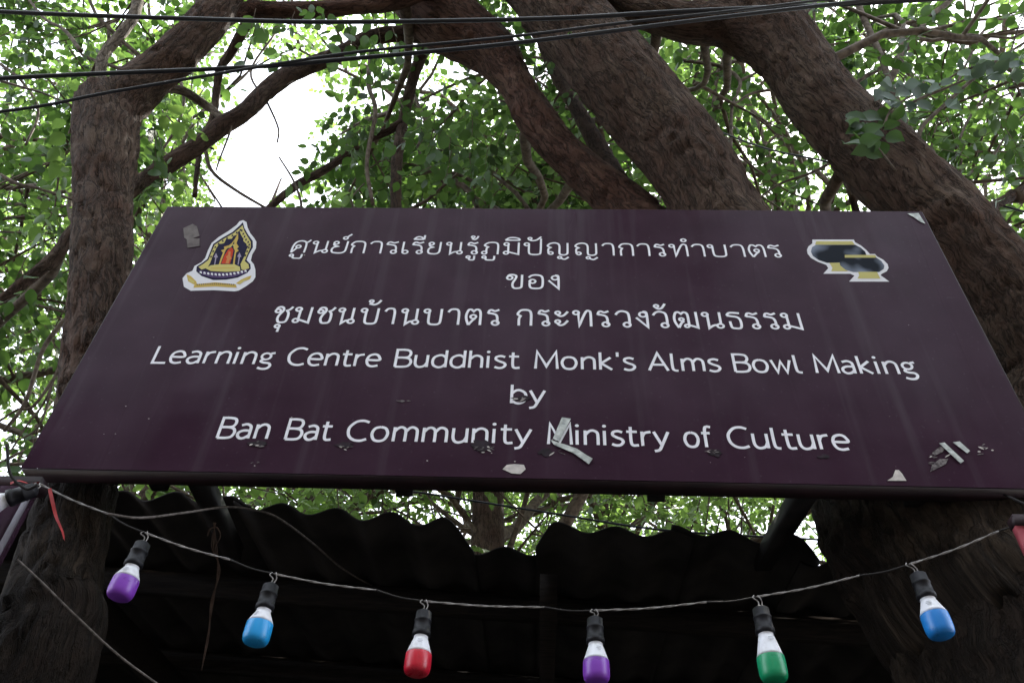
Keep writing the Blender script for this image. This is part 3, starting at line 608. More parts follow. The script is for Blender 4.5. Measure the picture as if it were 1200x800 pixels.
def lathe(prof, k=24):
    prof = np.array(prof); n = len(prof); th = np.linspace(0, 2 * math.pi, k, endpoint=False)
    V = np.stack([prof[:, 0][:, None] * np.cos(th), prof[:, 0][:, None] * np.sin(th), np.broadcast_to(prof[:, 1][:, None], (n, k))], -1).reshape(-1, 3)
    i = np.arange(n - 1)[:, None] * k; j = np.arange(k)[None]; j2 = (j + 1) % k
    return V, [np.stack([i + j, i + k + j, i + k + j2, i + j2], -1).reshape(-1, 4)]
wirepts = [(20, 566, -.11), (45, 566, -.10), (127, 602, -.09), (170, 624, -.08), (270, 655.5, -.06), (321, 672, -.045), (441, 691, -.02), (497, 704, -.01), (638, 711, 0), (696, 715, 0),
           (828, 705, -.01), (886, 699, -.02), (1007, 674, -.04), (1065, 661, -.06), (1170, 622, -.09), (1235, 596, -.10)]
WP = np.array([atY(x, y, Y) for x, y, Y in wirepts])
wire = empty('light_string_wire', tuple(WP[8])); tag(wire, 'thin two-tone cord strung below the sign carrying the coloured bulbs', 'cord')
kinds = ['b', 'w', 'b', 'w', 'b', 'w', 'b', 'w', 'b', 'w', 'b', 'w', 'b', 'w', 'b']
for i, k in enumerate(kinds):
    P = WP[i:i + 2]; mid = P.mean(0) - np.array([0, 0, .004]); c = catmull([P[0], mid, P[1]], 5)
    g = MB()
    if k == 'w':                                # a thick pale sleeve of two twisted strands
        d = (P[1] - P[0]) / np.linalg.norm(P[1] - P[0]); c = catmull([P[0], mid, P[1]], 24); tt = np.linspace(0, np.linalg.norm(P[1] - P[0]) / .07 * 6.28, len(c))
        side = np.cross(d, [0, 0, 1]); side /= np.linalg.norm(side); up_ = np.cross(side, d)
        o_ = (np.cos(tt)[:, None] * side + np.sin(tt)[:, None] * up_) * .0010
        g.tube(c + o_, .0013, 6); g.tube(c - o_, .0013, 6); g.build('pale_sleeve', M['cordw'], wire, True)
    else:
        g.tube(c, .0018, 6); g.build('dark_cord', M['cordb'], wire, True)
def bulb(i, hook, top, scale, m, label, tilt=0.0, full=True):
    o = empty('light_bulb', tuple(top)); tag(o, label, 'light bulb', 'coloured bulbs on the string below the sign')
    g = MB(); V, F = lathe([(0.0005, .004), (.006, .004), (.012, 0), (.0165, -.003), (.0170, -.020), (.0185, -.021), (.0185, -.024), (.0172, -.025), (.0180, -.046), (.0195, -.047), (.0195, -.056), (.014, -.058), (0.0005, -.058)])
    g.add(V, F); parts = [g.build('socket', M['rubber'], None, True)]
    nk = scale[0]
    g = MB(); V, F = lathe([(.0005, -.050), (.0150, -.050), (.0150, -.062), (.0165, -.066), (.0245, -.066 - nk + .006), (.0270, -.066 - nk), (.0005, -.066 - nk)]); g.add(V, F)
    nkk = g.build('neck', M['pwhite'], None, True); parts.append(nkk)
    zc = -.066 - nk + .003; L_ = scale[1]
    g = MB(); V, F = lathe([(.0005, zc + .0015), (.0240, zc + .001), (.0262, zc - .001), (.0272, zc - .005), (.0276, zc - .02), (.0274, zc - L_ * .70), (.0262, zc - L_ * .84), (.0235, zc - L_ * .94), (.0190, zc - L_ * .995), (.0005, zc - L_)]); g.add(V, F)
    parts.append(g.build('cap', m, None, True))
    g = MB()                                    # small print on the neck, facing the lane
    for k, (zz, ww) in enumerate(((-.071, .010), (-.0745, .012), (-.078, .008))):
        rr = .0173 + (-zz - .066) * (.0095 / nk) * .9 + .0012; a = np.linspace(-math.pi / 2 - ww / rr / 2, -math.pi / 2 + ww / rr / 2, 5)
        V = np.concatenate([np.stack([rr * np.cos(a), rr * np.sin(a), np.full(5, zz)], 1), np.stack([(rr + .0005) * np.cos(a), (rr + .0005) * np.sin(a), np.full(5, zz - .0011)], 1)])
        j = np.arange(4); g.add(V, [np.stack([j, j + 5, j + 6, j + 1], 1)])
    parts.append(g.build('neck_print', M['print_grey'], None))
    rot = Matrix.Rotation(tilt, 4, 'Y') @ Matrix.Rotation(random.uniform(-.5, .5), 4, 'Z')
    mw = Matrix.Translation(Vector(top)) @ rot @ Matrix.Scale(scale[2], 4)
    for p in parts:
        p.data.transform(mw); p.parent = o; p.matrix_parent_inverse = Matrix.Translation(-Vector(o.location))
    for s_ in (-1, 1):                          # pigtail of two strands looped over the cord
        g = MB(); e = np.asarray(top) + np.array([.003 * s_, 0, .002]); h = np.asarray(hook)
        g.tube(catmull([h + np.array([.004 * s_, 0, .003]), h + np.array([.007 * s_, -.003, -.004]), (h + e) / 2 + np.array([.004 + .002 * s_, 0, 0]), e], 5), .0013, 6); g.build('pigtail', M['cordw'], o, True)
    return o
def hang(px, py, Y): return atY(px, py, Y)
for i, (wi, tpx, tpy, sc, m, lb, tl) in enumerate((
    (3, 168, 636, (.022, .046, .96), 'purple', 'purple capped bulb with white neck, leftmost full bulb below the sign', .05),
    (5, 318, 685, (.022, .046, .96), 'blue', 'bright sky blue bulb hanging second from left below the sign', .02),
    (7, 497, 716, (.030, .046, .94), 'redp', 'glossy red capped bulb hanging below the sign', 0),
    (9, 697, 724, (.030, .046, .94), 'purple', 'purple capped bulb hanging between the red bulb and the green bulb', 0),
    (11, 891, 712, (.040, .050, .97), 'green', 'green capped bulb with long white neck', -.02),
    (13, 1075, 672, (.026, .050, .96), 'blue2', 'deep blue capped bulb hanging in front of the leaning trunk', -.06))):
    Y = wirepts[wi][2]; bulb(i, WP[wi], atY(tpx, tpy, Y), sc, M[m], lb, tl)
bulb(9, atY(44, 567, -.13), atY(42, 573, -.14), (.028, .046, .95), M['redp'], 'red capped bulb cut off by the left edge, lying tilted against the side board', R(62))

# ------------------------------------------------------------------ cords and ribbons
def cord(pts, r, m, name, label, cat, k=6, n=8, grp=None):
    P = catmull([at(*p) if len(p) == 3 else p[3] for p in pts], n); P = np.asarray(P)
    o = mesh_np(name, *tube(P, r, k)[:2], M[m], None, True); return tag(o, label, cat, grp)
M['cable'] = mat('black_cable', (.012, .013, .017), .45, .5)
def cable(pts, r, label, Y=None):
    P = catmull([atY(*p) for p in pts], 10); V, F, _ = tube(P, r, 8); return tag(mesh_np('overhead_cable', V, F, M['cable'], None, True), label, 'cable', 'overhead cables across the lane')
cable([(-300, -2, -.55), (0, 14, -.52), (250, 23, -.5), (400, 26, -.5), (640, 22, -.5), (800, 13.5, -.5), (1100, -1, -.52), (1500, -30, -.55)], .0070, 'thick black cable sagging across the very top of the view')
cable([(-300, 112, -.60), (0, 92, -.60), (280, 79.5, -.6), (400, 70, -.6), (600, 51, -.6), (800, 26, -.6), (900, 14, -.6), (1250, -26, -.6)], .0058, 'black cable crossing the forked trunk just below the topmost cable')
cable([(-300, 158, -.62), (0, 131, -.62), (130, 108, -.62), (280, 82.5, -.62), (420, 61, -.62), (600, 43, -.62), (730, 27, -.62), (900, 8, -.62), (1200, -30, -.62)], .0040, 'lowest and thinnest of the black cables crossing the forked trunk')
cable([(640, 62, .9), (745, 108, .75), (870, 165, .55), (970, 190, .42), (1100, 222, .36), (1200, 248, .30), (1330, 285, .2)], .0045, 'thin black wire running down rightwards over the leaning limb')
cable([(300, 540, 1.1), (445, 569, 1.1), (520, 581, 1.1), (640, 600, 1.1), (780, 621, 1.1), (960, 632, 1.1)], .0045, 'thin black wire seen through the gap between sign and shed roof')
M['dryvine'] = noisy(mat('dry_brown_vine', (.10, .07, .05), .9, .1), (.03, .02, .016), (.08, .055, .045), 60)
M['twine'] = noisy(mat('dirty_twine', (.20, .18, .165), .9, .1), (.08, .07, .065), (.17, .15, .14), 90)
cord([(127, 602, 2.0), (165, 606.5, 2.02), (220, 600, 2.1), (262, 594, 2.2), (292, 596, 2.25), (325, 606, 2.3), (365, 635, 2.5), (405, 668, 2.8), (450, 690, 3.1), (520, 700, 3.3)], .0028, 'twine', 'rope', 'dirty grey rope draped along the shed roof edge below the sign', 'rope')
cord([(20, 655, 2.0), (45, 678, 2.0), (90, 722, 1.97), (140, 768, 1.95), (200, 812, 1.9)], .0022, 'twine', 'rope', 'taut dirty rope slanting down across the lower left corner', 'rope')
cord([(8, 520, 1.9), (12, 555, 1.88), (30, 572, 1.86), (44, 568, 1.84)], .003, 'cordb', 'rope', 'short black cord looped over the corner of the side board', 'cord')
v = MB()
for k in range(4):
    v.tube(catmull([at(250 + k, 612, 2.2), at(254 - k * 2, 640, 2.2), at(255 + k, 668, 2.2), at(250 - k, 705, 2.2), at(243 + k * .6, 745, 2.2), at(236, 785, 2.2)], 6), .0013, 5)
v.tube(catmull([at(243, 628, 2.2), at(246, 620, 2.2), at(254, 618, 2.2), at(258, 628, 2.2), at(252, 640, 2.2)], 6), .002, 5)
tag(v.build('dry_vine', M['dryvine'], None, True), 'dry brown vine hanging from the left stay against the dark shed', 'vine')
M['ribbon'] = noisy(mat('red_ribbon', (.45, .03, .03), .6, .3), (.18, .012, .016), (.34, .03, .03), 30)
def ribbon(pts, wd, label, Y=-.13):
    P = catmull([atY(x, y, Y + dy) for x, y, dy in pts], 6); n = len(P); T = np.gradient(P, axis=0); T /= np.linalg.norm(T, axis=1)[:, None]
    a = np.linspace(0, 2.6, n) ; s_ = np.cross(T, [0, 1, 0]); s_ /= np.linalg.norm(s_, axis=1)[:, None]
    off = (s_ * np.cos(a * .6)[:, None] + np.array([0, 1, 0]) * np.sin(a * .6)[:, None]) * wd / 2
    V = np.concatenate([P + off, P - off, P + off + [0, .0008, 0], P - off + [0, .0008, 0]]); i = np.arange(n - 1)
    F = [np.concatenate([np.stack([i, i + n, i + n + 1, i + 1], 1), np.stack([i, i + 1, i + n + 1, i + n], 1) + 2 * n])]
    return tag(mesh_np('red_ribbon', V, F, M['ribbon'], None, True), label, 'ribbon')
ribbon([(12, 566, 0), (22, 563, 0), (34, 566, .01), (47, 565, 0)], .007, 'red ribbon tied along the corner of the side board')
ribbon([(58, 572, 0), (62, 590, 0), (66, 606, .01), (73, 622, 0), (75, 632, 0)], .007, 'red ribbon end hanging loose under the left end of the sign')

# ------------------------------------------------------------------ trees
def depth_at(px, py, Y):
    d = ray(px, py); return (Y - CAM[1]) / d[1]
LIMBS = {}
def limb(name, pts, parent, m='bark', k=28, res=.02, disp=.010, lump=.03, extra0=None, extra1=None):
    """pts: (px, py, Y, width in px); extra0/extra1: world points (x, y, z, radius) before and after"""
    P = [list(atY(x, y, Y)) + [wd / 2000 * depth_at(x, y, Y)] for x, y, Y, wd in pts]
    P = (list(extra0) if extra0 else []) + P + (list(extra1) if extra1 else [])
    P = np.array(P, float)
    Q = catmull(P, 14); d = np.concatenate([[0], np.cumsum(np.linalg.norm(np.diff(Q[:, :3], axis=0), axis=1))])
    n = max(6, int(d[-1] / res)); s_ = np.linspace(0, d[-1], n); Q = np.stack([np.interp(s_, d, Q[:, i]) for i in range(4)], 1)
    V, F, A = tube(Q[:, :3], Q[:, 3], k)
    body = n * k
    Cn = np.repeat(Q[:, :3], k, axis=0); dirs = V[:body] - Cn; rr = np.linalg.norm(dirs, axis=1); dirs /= rr[:, None] + 1e-9
    a = A[:body]; off = hash(name) % 7
    lum = (vnoise(a * np.array([5, 5, 3.2]) + pts[0][0] * .01) - .5) * 2 * lump * np.minimum(1, rr / .08)
    warp = (vnoise(a * np.array([9, 9, 5]) + 3) - .5) * .9
    r1 = np.abs(vnoise(a * np.array([34, 34, 6.5]) + warp[:, None]) - .5) * 2
    fis = -np.clip(1 - r1 * 3.2, 0, 1) * disp * 1.25
    r2 = (vnoise(a * np.array([70, 70, 30])) - .5) * disp * .6
    kb = 0
    if rr.max() > .09:                          # knots and old branch scars
        for _ in range(int(3 + d[-1] * 2.2)):
            i = int(rng.integers(2, n - 2)); j = int(rng.integers(0, k)); c0 = V[i * k + j]; q = np.linalg.norm((V[:body] - c0), axis=1); w_ = rng.uniform(.022, .05)
            kb = kb + w_ * .55 * np.exp(-(q / w_) ** 2) - w_ * .75 * np.exp(-(q / (w_ * .42)) ** 2)
    V[:body] += dirs * np.asarray(kb).reshape(-1, 1)
    V[:body] += dirs * (lum * np.minimum(1.3, rr / .12) + fis + r2)[:, None]
    LIMBS.setdefault(parent.name, []).append(Q[:, :3]); return mesh_np(name, V, F, M[m], parent, True, A), Q

LEAF = np.array([(0, 0, 0), (0, .30, -.03), (0, .66, -.03), (0, 1.06, -.08), (-.21, .10, .01), (-.37, .34, .03), (-.33, .64, .02), (-.13, .88, -.02), (.21, .10, .01), (.37, .34, .03), (.33, .64, .02), (.13, .88, -.02)])
LQ = np.array([(0, 1, 5, 4), (1, 2, 6, 5), (2, 3, 7, 6), (0, 8, 9, 1), (1, 9, 10, 2), (2, 10, 11, 3)])
LEAF6 = np.array([(0, 0, 0), (0, .5, -.05), (0, 1.04, -.06), (-.33, .28, .03), (-.28, .72, .02), (.33, .28, .03), (.28, .72, .02)])
LT6 = np.array([(0, 1, 3), (1, 4, 3), (1, 2, 4), (0, 5, 1), (1, 5, 6), (1, 6, 2)])
def leaf_arrays(pos, d, nrm, size, T_=None):
    """vectorised leaves -> verts; axes: length along d, face normal nrm"""
    d = d / np.linalg.norm(d, axis=1)[:, None]; x = np.cross(d, nrm); x /= np.linalg.norm(x, axis=1)[:, None] + 1e-9; z = np.cross(x, d)
    S = size[:, None, None]; T = (LEAF if T_ is None else T_)[None]
    return pos[:, None, :] + S * (T[..., 0:1] * x[:, None] * .95 + T[..., 1:2] * d[:, None] + T[..., 2:3] * z[:, None]), (x, d, z)

leafmesh = []
for k in range(3):
    me = bpy.data.meshes.new('leaf'); Vv = LEAF * np.array([.9 + .12 * k, 1, 1 + .5 * k]); me.from_pydata([tuple(v) for v in Vv], [], [tuple(map(int, f)) for f in LQ])
    me.polygons.foreach_set('use_smooth', [True] * len(me.polygons)); leafmesh.append(me)

def hole(px, py):
    """open sky between the crowns, seen from the lane in front of the sign"""
    a = ((px - 316 + (py - 150) * .22 + 9 * np.sin(py * .09)) / 47) ** 2 + ((py - 165) / 92) ** 2
    return a < 1
def blocked(P):
    """room kept free: the sign and the air in front of it, the shed"""
    P = np.atleast_2d(P); x, y, z = P[:, 0], P[:, 1], P[:, 2]
    a = (np.abs(x) < 1.9) & (y > -3.2) & (y < .14) & (z < 4.35)
    b = (np.abs(x) < 3.2) & (y > .14) & (y < 3.8) & (z < 3.62 + .1 * y)
    c = (z < 3.6) & (y < .5) & (y > -4) & (np.abs(x) < 1.9)
    return a | b | c
class Crown:
    def __init__(s, parent, gap=0): s.parent = parent; s.pos = []; s.d = []; s.n = []; s.sz = []; s.tw = MB(); s.nt = 0; s.gap = gap
    def spray(s, p, d, length, size, droop=.5, step=.035, twig=True, thin=1.0, pr=.0022):
        p = np.asarray(p, float); d = np.asarray(d, float); d = d / np.linalg.norm(d)
        n = max(2, int(length / .06)); P = [p]
        for i in range(n):
            d = d + np.array([0, 0, -droop * .12]) + rng.normal(0, .10, 3); d /= np.linalg.norm(d); P.append(P[-1] + d * length / n)
        P = np.array(P)
        if blocked(P).any() or ((hole(*proj(P)[:2]) & (proj(P)[2] > 0)).any() and rng.random() < .9) or (s.gap and vnoise(p[None] * np.array([1.5, 1.5, 1.9]) + 31)[0] < s.gap): return
        if twig: s.tw.tube(P[::2], np.linspace(pr, pr * .35, len(P[::2])), 3, False); s.nt += 1
        m = max(3, int(length / step)); t = np.linspace(.12, 1, m) * n
        for j, tt in enumerate(t):
            if rng.random() > thin: continue
            i = min(int(tt), n - 1); q = P[i] + (P[i + 1] - P[i]) * (tt - i); T = P[i + 1] - P[i]; T /= np.linalg.norm(T)
            sd_ = np.cross(T, [0, 0, 1]); sd_ /= np.linalg.norm(sd_) + 1e-6; sd_ = sd_ * (1 if j % 2 else -1)
            ld = T * .55 + sd_ * .8 + np.array([0, 0, -.35]) + rng.normal(0, .25, 3)
            if j == m - 1: ld = T + rng.normal(0, .1, 3)
            ld /= np.linalg.norm(ld); nn = np.array([0, 0, 1.]) + rng.normal(0, .42, 3)
            s.pos.append(q + ld * .012); s.d.append(ld); s.n.append(nn); s.sz.append(size * rng.uniform(.62, 1.15))
    def branch(s, p, d, length, r, lvl, spec, wob=.16, up=.02, keep=None):
        p = np.asarray(p, float); d = np.asarray(d, float); d /= np.linalg.norm(d)
        n = max(3, int(length / .22)); P = [p]; D = [d]
        for i in range(n):
            d = d + rng.normal(0, wob, 3) + np.array([0, 0, up]); d /= np.linalg.norm(d); P.append(P[-1] + d * length / n); D.append(d)
        P = np.array(P)
        px, py, z = proj(P)
        if s.gap and lvl >= spec['levels'] and vnoise(P[-1:] * np.array([1.5, 1.5, 1.9]) + 31)[0] < s.gap: return
        if blocked(P).any() or ((z > 0) & hole(px, py)).any(): return
        s.tw.tube(P if lvl < 2 else P[::2] if len(P) % 2 else P, np.linspace(r, r * .22, len(P if lvl < 2 else P[::2] if len(P) % 2 else P)), 7 if lvl < 1 else 5 if lvl < 2 else 3, lvl < 1); s.nt += 1
        last = lvl >= spec['levels']
        m = spec['kids'][min(lvl, len(spec['kids']) - 1)]
        for k in range(m):
            t = rng.uniform(.25, 1) if lvl else rng.uniform(.35, 1); i = min(int(t * n), n - 1); q = P[i] + (P[i + 1] - P[i]) * (t * n - i)
            a = rng.normal(0, 1, 3); a -= D[i] * (a @ D[i]); a /= np.linalg.norm(a); nd = D[i] * .65 + a * .9
            if last:
                qx, qy, qz = proj(q + nd * .15)
                if qz[0] > 0 and hole(qx[0], qy[0]) and rng.random() < .75: continue
                if keep is not None and not keep(q, qx[0], qy[0], qz[0]): continue
                s.spray(q, nd, spec['spray'] * rng.uniform(.6, 1.2), spec['leaf'], spec.get('droop', .8), spec['step'], spec.get('twigs', True))
            else: s.branch(q, nd, length * rng.uniform(.45, .7), r * .5, lvl + 1, spec, wob, up * .5, keep)
    def finish(s, m='leaf', nmax=300, pxmin=11, simple=False):
        pos, d, n, sz = map(np.array, (s.pos, s.d, s.n, s.sz)); V, (x, y, z) = leaf_arrays(pos, d, n, sz)
        c = V.mean(1); px, py, dep = proj(c); big = sz * 1000 / np.maximum(dep, .2)
        vis = (px > -10) & (px < 1210) & (py > -10) & (py < 810) & (dep > 0) & (big > pxmin)
        vis &= ~((py > 246) & (py < 570) & (px > 200 - (py - 246) * .5) & (px < 1075 + (py - 246) * .5))
        idx = np.nonzero(vis)[0]; idx = idx[np.argsort(-big[idx])][:nmax]; sel = np.zeros(len(pos), bool); sel[idx] = True
        if simple: V, _ = leaf_arrays(pos, d, n, sz, LEAF6)
        rest = ~sel; Vr = V[rest].reshape(-1, 3); nl = int(rest.sum()); b = np.arange(nl)[:, None, None] * (7 if simple else 12)
        if nl: o = mesh_np('foliage', Vr, [(LT6[None] + b).reshape(-1, 3) if simple else (LQ[None] + b).reshape(-1, 4)], M[m], s.parent); o['kind'] = 'stuff'
        pl = np.array(s.parent.location)
        ms = []
        for q in leafmesh:
            q2 = q.copy(); q2.name = 'leaf'; q2.materials.append(M[m]); ms.append(q2)
        for k, i in enumerate(idx):
            o = bpy.data.objects.new('leaf', ms[k % 3]); C.objects.link(o); o.parent = s.parent
            S = sz[i]; o.matrix_basis = Matrix(((x[i][0] * S, y[i][0] * S, z[i][0] * S, pos[i][0] - pl[0]), (x[i][1] * S, y[i][1] * S, z[i][1] * S, pos[i][1] - pl[1]),
                                               (x[i][2] * S, y[i][2] * S, z[i][2] * S, pos[i][2] - pl[2]), (0, 0, 0, 1)))
        if s.tw.v:
            o = s.tw.build('twigs', M['twig'], s.parent, True); o['kind'] = 'stuff'
        print('crown', s.parent.name, 'leaves', len(pos), 'big', len(idx))
        return len(pos)

TRUNKPX = None
def clear_front(q, px, py, z):
    """keep the lane side of the trunks, the sign and the shed free of twigs"""
    if z <= 0: return True
    if z < 3.6 and 60 < px < 1190 and py > -40: return False
    if z < 2.2: return False
    return True

# ---- left tree
tl = empty('left_tree', (-1.15, .15, 0)); tl.name = 'forked_tree'
tag(tl, 'straight barked tree behind the left end of the sign, forking above it', 'tree')
base = atY(35, 800, .16)
_, QL = limb('trunk', [(35, 800, .16, 125), (62, 700, .17, 108), (92, 570, .18, 88), (104, 490, .18, 77)], tl, 'bark_shade',
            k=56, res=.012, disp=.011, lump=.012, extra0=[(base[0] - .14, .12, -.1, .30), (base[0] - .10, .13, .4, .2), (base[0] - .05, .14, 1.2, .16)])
limb('upper_trunk', [(97, 545, .18, 76), (104, 490, .18, 75), (108, 450, .18, 74), (118, 350, .16, 69), (121, 240, .13, 65), (124, 160, .10, 72), (122, 118, .07, 64)], tl,
            k=56, res=.012, disp=.010, lump=.012)
limb('limb', [(132, 140, .09, 58), (150, 113, .07, 58), (184, 84, .03, 50), (222, 46, -.02, 46), (256, 6, -.05, 44), (275, -60, -.10, 42), (282, -200, -.1, 40)], tl, k=40, res=.012, disp=.009, lump=.012)
limb('limb', [(112, 130, .06, 30), (117, 102, .04, 15), (121, 66, .02, 13), (145, 37, 0, 13), (160, 10, -.02, 13), (166, -40, -.05, 12)], tl, 'bark_pale', k=16, disp=.003, lump=.004)
limb('limb', [(240, 35, 0, 26), (285, 13, .04, 20), (345, 13, .05, 22), (410, 8, .04, 20), (475, -4, 0, 26), (540, -40, 0, 24)], tl, 'bark_red', k=20, disp=.004, lump=.008)
limb('limb', [(512, 44, .5, 20), (470, 40, .5, 20), (430, 46, .5, 19), (398, 63, .5, 19), (351, 82, .5, 21), (321, 99, .5, 22), (287, 131, .5, 22), (262, 146, .5, 23), (229, 172, .5, 21), (182, 203, .5, 21), (130, 240, .5, 19),
               (86, 272, .5, 17), (64, 302, .5, 17), (30, 329, .5, 15), (0, 351, .5, 13), (-60, 380, .5, 12)], tl, k=20, disp=.005, lump=.008)
limb('limb', [(300, -10, .12, 16), (290, 24, .2, 14), (272, 60, .35, 12), (257, 84, .5, 10), (250, 135, .6, 9), (235, 172, .6, 7), (228, 230, .6, 6)], tl, k=10, disp=.002, lump=.004)
limb('limb', [(165, 105, .3, 12), (209, 105, .4, 11), (243, 125, .5, 10), (266, 143, .5, 8)], tl, 'bark_pale', k=10, disp=.002, lump=.004)
# ---- right tree
tr_ = empty('leaning_tree', (1.15, .3, 0)); tag(tr_, 'massive leaning tree behind the right half of the sign, several thick limbs', 'tree')
b0 = atY(1200, 800, .32)
_, QR = limb('trunk', [(1200, 800, .34, 290), (1143, 700, .33, 275), (1088, 610, .32, 245), (1040, 540, .30, 195), (985, 465, .30, 140), (950, 410, .29, 116)], tr_, 'bark_shade',
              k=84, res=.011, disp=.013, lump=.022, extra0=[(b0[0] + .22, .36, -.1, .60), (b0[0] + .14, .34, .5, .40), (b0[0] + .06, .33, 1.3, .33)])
limb('limb', [(1010, 500, .31, 120), (985, 465, .30, 124), (915, 355, .28, 112), (845, 248, .22, 98), (790, 165, .16, 98), (738, 104, .10, 98), (686, 45, .04, 96), (646, -5, -.02, 96), (600, -90, -.06, 92), (560, -220, -.1, 84)], tr_,
     k=72, res=.011, disp=.010, lump=.012)
limb('limb', [(1130, 640, .38, 170), (1200, 560, .36, 150), (1240, 470, .34, 135), (1215, 400, .31, 122), (1165, 335, .28, 110), (1105, 262, .24, 102), (1058, 212, .20, 94), (1008, 160, .16, 86), (962, 112, .12, 82), (925, 62, .08, 82), (885, 10, .04, 80), (862, -60, .0, 76), (850, -200, -.05, 70)], tr_,
     k=64, res=.011, disp=.010, lump=.012)
limb('limb', [(950, 90, .10, 60), (905, 55, .08, 62), (855, 32, .06, 54), (800, 26, .04, 50), (750, 10, .02, 46), (700, -20, 0, 44), (600, -70, 0, 40)], tr_, 'bark', k=40, res=.012, disp=.009, lump=.014)
limb('limb', [(1000, 500, .42, 90), (930, 425, .42, 84), (850, 350, .42, 76), (780, 288, .40, 68), (736, 244, .38, 58), (696, 210, .36, 50), (655, 172, .33, 44), (628, 138, .30, 44), (604, 98, .27, 46), (575, 62, .24, 62), (535, 34, .20, 72), (495, 0, .16, 74), (450, -50, .12, 66), (400, -150, .1, 60)], tr_, 'bark_red',
     k=44, res=.012, disp=.008, lump=.016)
limb('limb', [(724, 212, .38, 26), (704, 179, .42, 24), (682, 138, .45, 19), (655, 92, .48, 17), (640, 58, .5, 16), (622, 10, .5, 14), (612, -40, .5, 12)], tr_, k=16, disp=.004, lump=.006)
limb('limb', [(505, 30, .5, 12), (498, 55, .6, 15), (486, 86, .7, 14), (474, 135, .8, 13), (466, 180, .8, 14), (464, 215, .8, 14), (464, 260, .8, 14)], tr_, k=12, disp=.003, lump=.006)
limb('limb', [(470, 145, .8, 12), (450, 155, .8, 11), (434, 162, .8, 11), (400, 186, .8, 10), (374, 203, .8, 10), (348, 217, .8, 10), (317, 242, .8, 9), (290, 270, .8, 9)], tr_, k=12, disp=.003, lump=.005)
limb('limb', [(1138, 258, .26, 16), (1165, 241, .3, 13), (1200, 222, .34, 12), (1260, 190, .38, 10)], tr_, k=12, disp=.003, lump=.005)
limb('limb', [(1000, 190, .30, 12), (983, 208, .6, 11), (974, 228, .8, 10), (966, 256, .9, 10)], tr_, k=10, disp=.002, lump=.004)
limb('limb', [(985, 200, .35, 10), (996, 222, .7, 9), (1003, 246, .8, 9), (1010, 270, .9, 9)], tr_, k=10, disp=.002, lump=.004)
fine = Crown(tr_, .33)
def fineb(pts, Y, wpx, crown=fine, leaves=0, size=.05):
    P = catmull([atY(x, y, Y) for x, y in pts], 6); r = wpx / 2000 * depth_at(*pts[0], Y)
    crown.tw.tube(P, np.linspace(r, r * .6, len(P)), 7)
    for k in range(leaves):
        i = int(rng.integers(1, len(P) - 1)); crown.spray(P[i], rng.normal(0, 1, 3), .25, size, .8, .035)
for pts, Y, wd, lv in ((((1003, -30), (1006, 5), (1016, 30), (1033, 68), (1043, 98), (1058, 135), (1072, 165), (1074, 195)), .45, 8, 3),
        (((1125, -20), (1112, 2), (1086, 22), (1077, 40), (1058, 62), (1036, 78), (1010, 92), (985, 112)), .5, 7, 3), (((1086, 22), (1052, 30), (1023, 42), (990, 58), (955, 76)), .5, 5, 2),
        (((1230, 30), (1200, 37), (1165, 41), (1138, 50), (1105, 46), (1080, 40)), .6, 6, 2), (((1073, 175), (1080, 150), (1095, 134), (1138, 95), (1170, 70), (1220, 38)), .4, 6, 3),
        (((1030, 136), (1050, 130), (1080, 115), (1112, 102), (1150, 85)), .0, 5, 0), (((1110, 228), (1130, 216), (1160, 212), (1200, 209), (1250, 206)), .5, 6, 2),
        (((1121, 222), (1140, 200), (1160, 188), (1185, 150), (1215, 120)), .5, 4, 2), (((800, 71), (844, 78), (867, 95), (860, 118), (857, 135), (856, 190), (853, 215)), .8, 5, 2),
        (((867, 95), (885, 86), (910, 72)), .8, 4, 0), (((905, 105), (880, 110), (860, 122), (838, 128)), .8, 4, 2), (((975, 190), (950, 203), (915, 215), (888, 233)), .6, 4, 2),
        (((867, 183), (895, 205), (925, 225), (960, 240)), .9, 3, 1), (((322, 40), (294, 84), (313, 120), (326, 150), (325, 167)), .55, 3, 0), (((345, 260), (353, 241), (344, 212), (327, 184)), .7, 4, 0),
        (((240, 172), (248, 200), (275, 222), (310, 243)), .6, 5, 2), (((271, 140), (270, 153), (258, 185), (253, 200)), .5, 3, 0), (((435, 60), (432, 100), (440, 130), (430, 190), (437, 240)), .35, 6, 2),
        (((480, 100), (500, 150), (490, 175), (520, 215)), .9, 4, 2), (((520, 205), (548, 222), (560, 245), (575, 270)), 1.0, 8, 1), (((560, 215), (520, 200), (490, 205)), 1.0, 5, 1),
        (((1170, 20), (1150, 40), (1135, 70), (1120, 100)), .7, 4, 2), (((1200, 100), (1160, 110), (1135, 140), (1120, 175)), .6, 4, 2), (((920, 30), (950, 10), (975, -30)), .5, 5, 1),
        (((952, 60), (954, 25), (953, -20)), .6, 5, 1), (((960, 55), (1000, 50), (1040, 60)), .7, 3, 1), (((900, 210), (925, 200), (950, 210)), .9, 3, 1)):
    fineb(pts, Y, wd, leaves=lv)
fine2 = Crown(tl, .26)
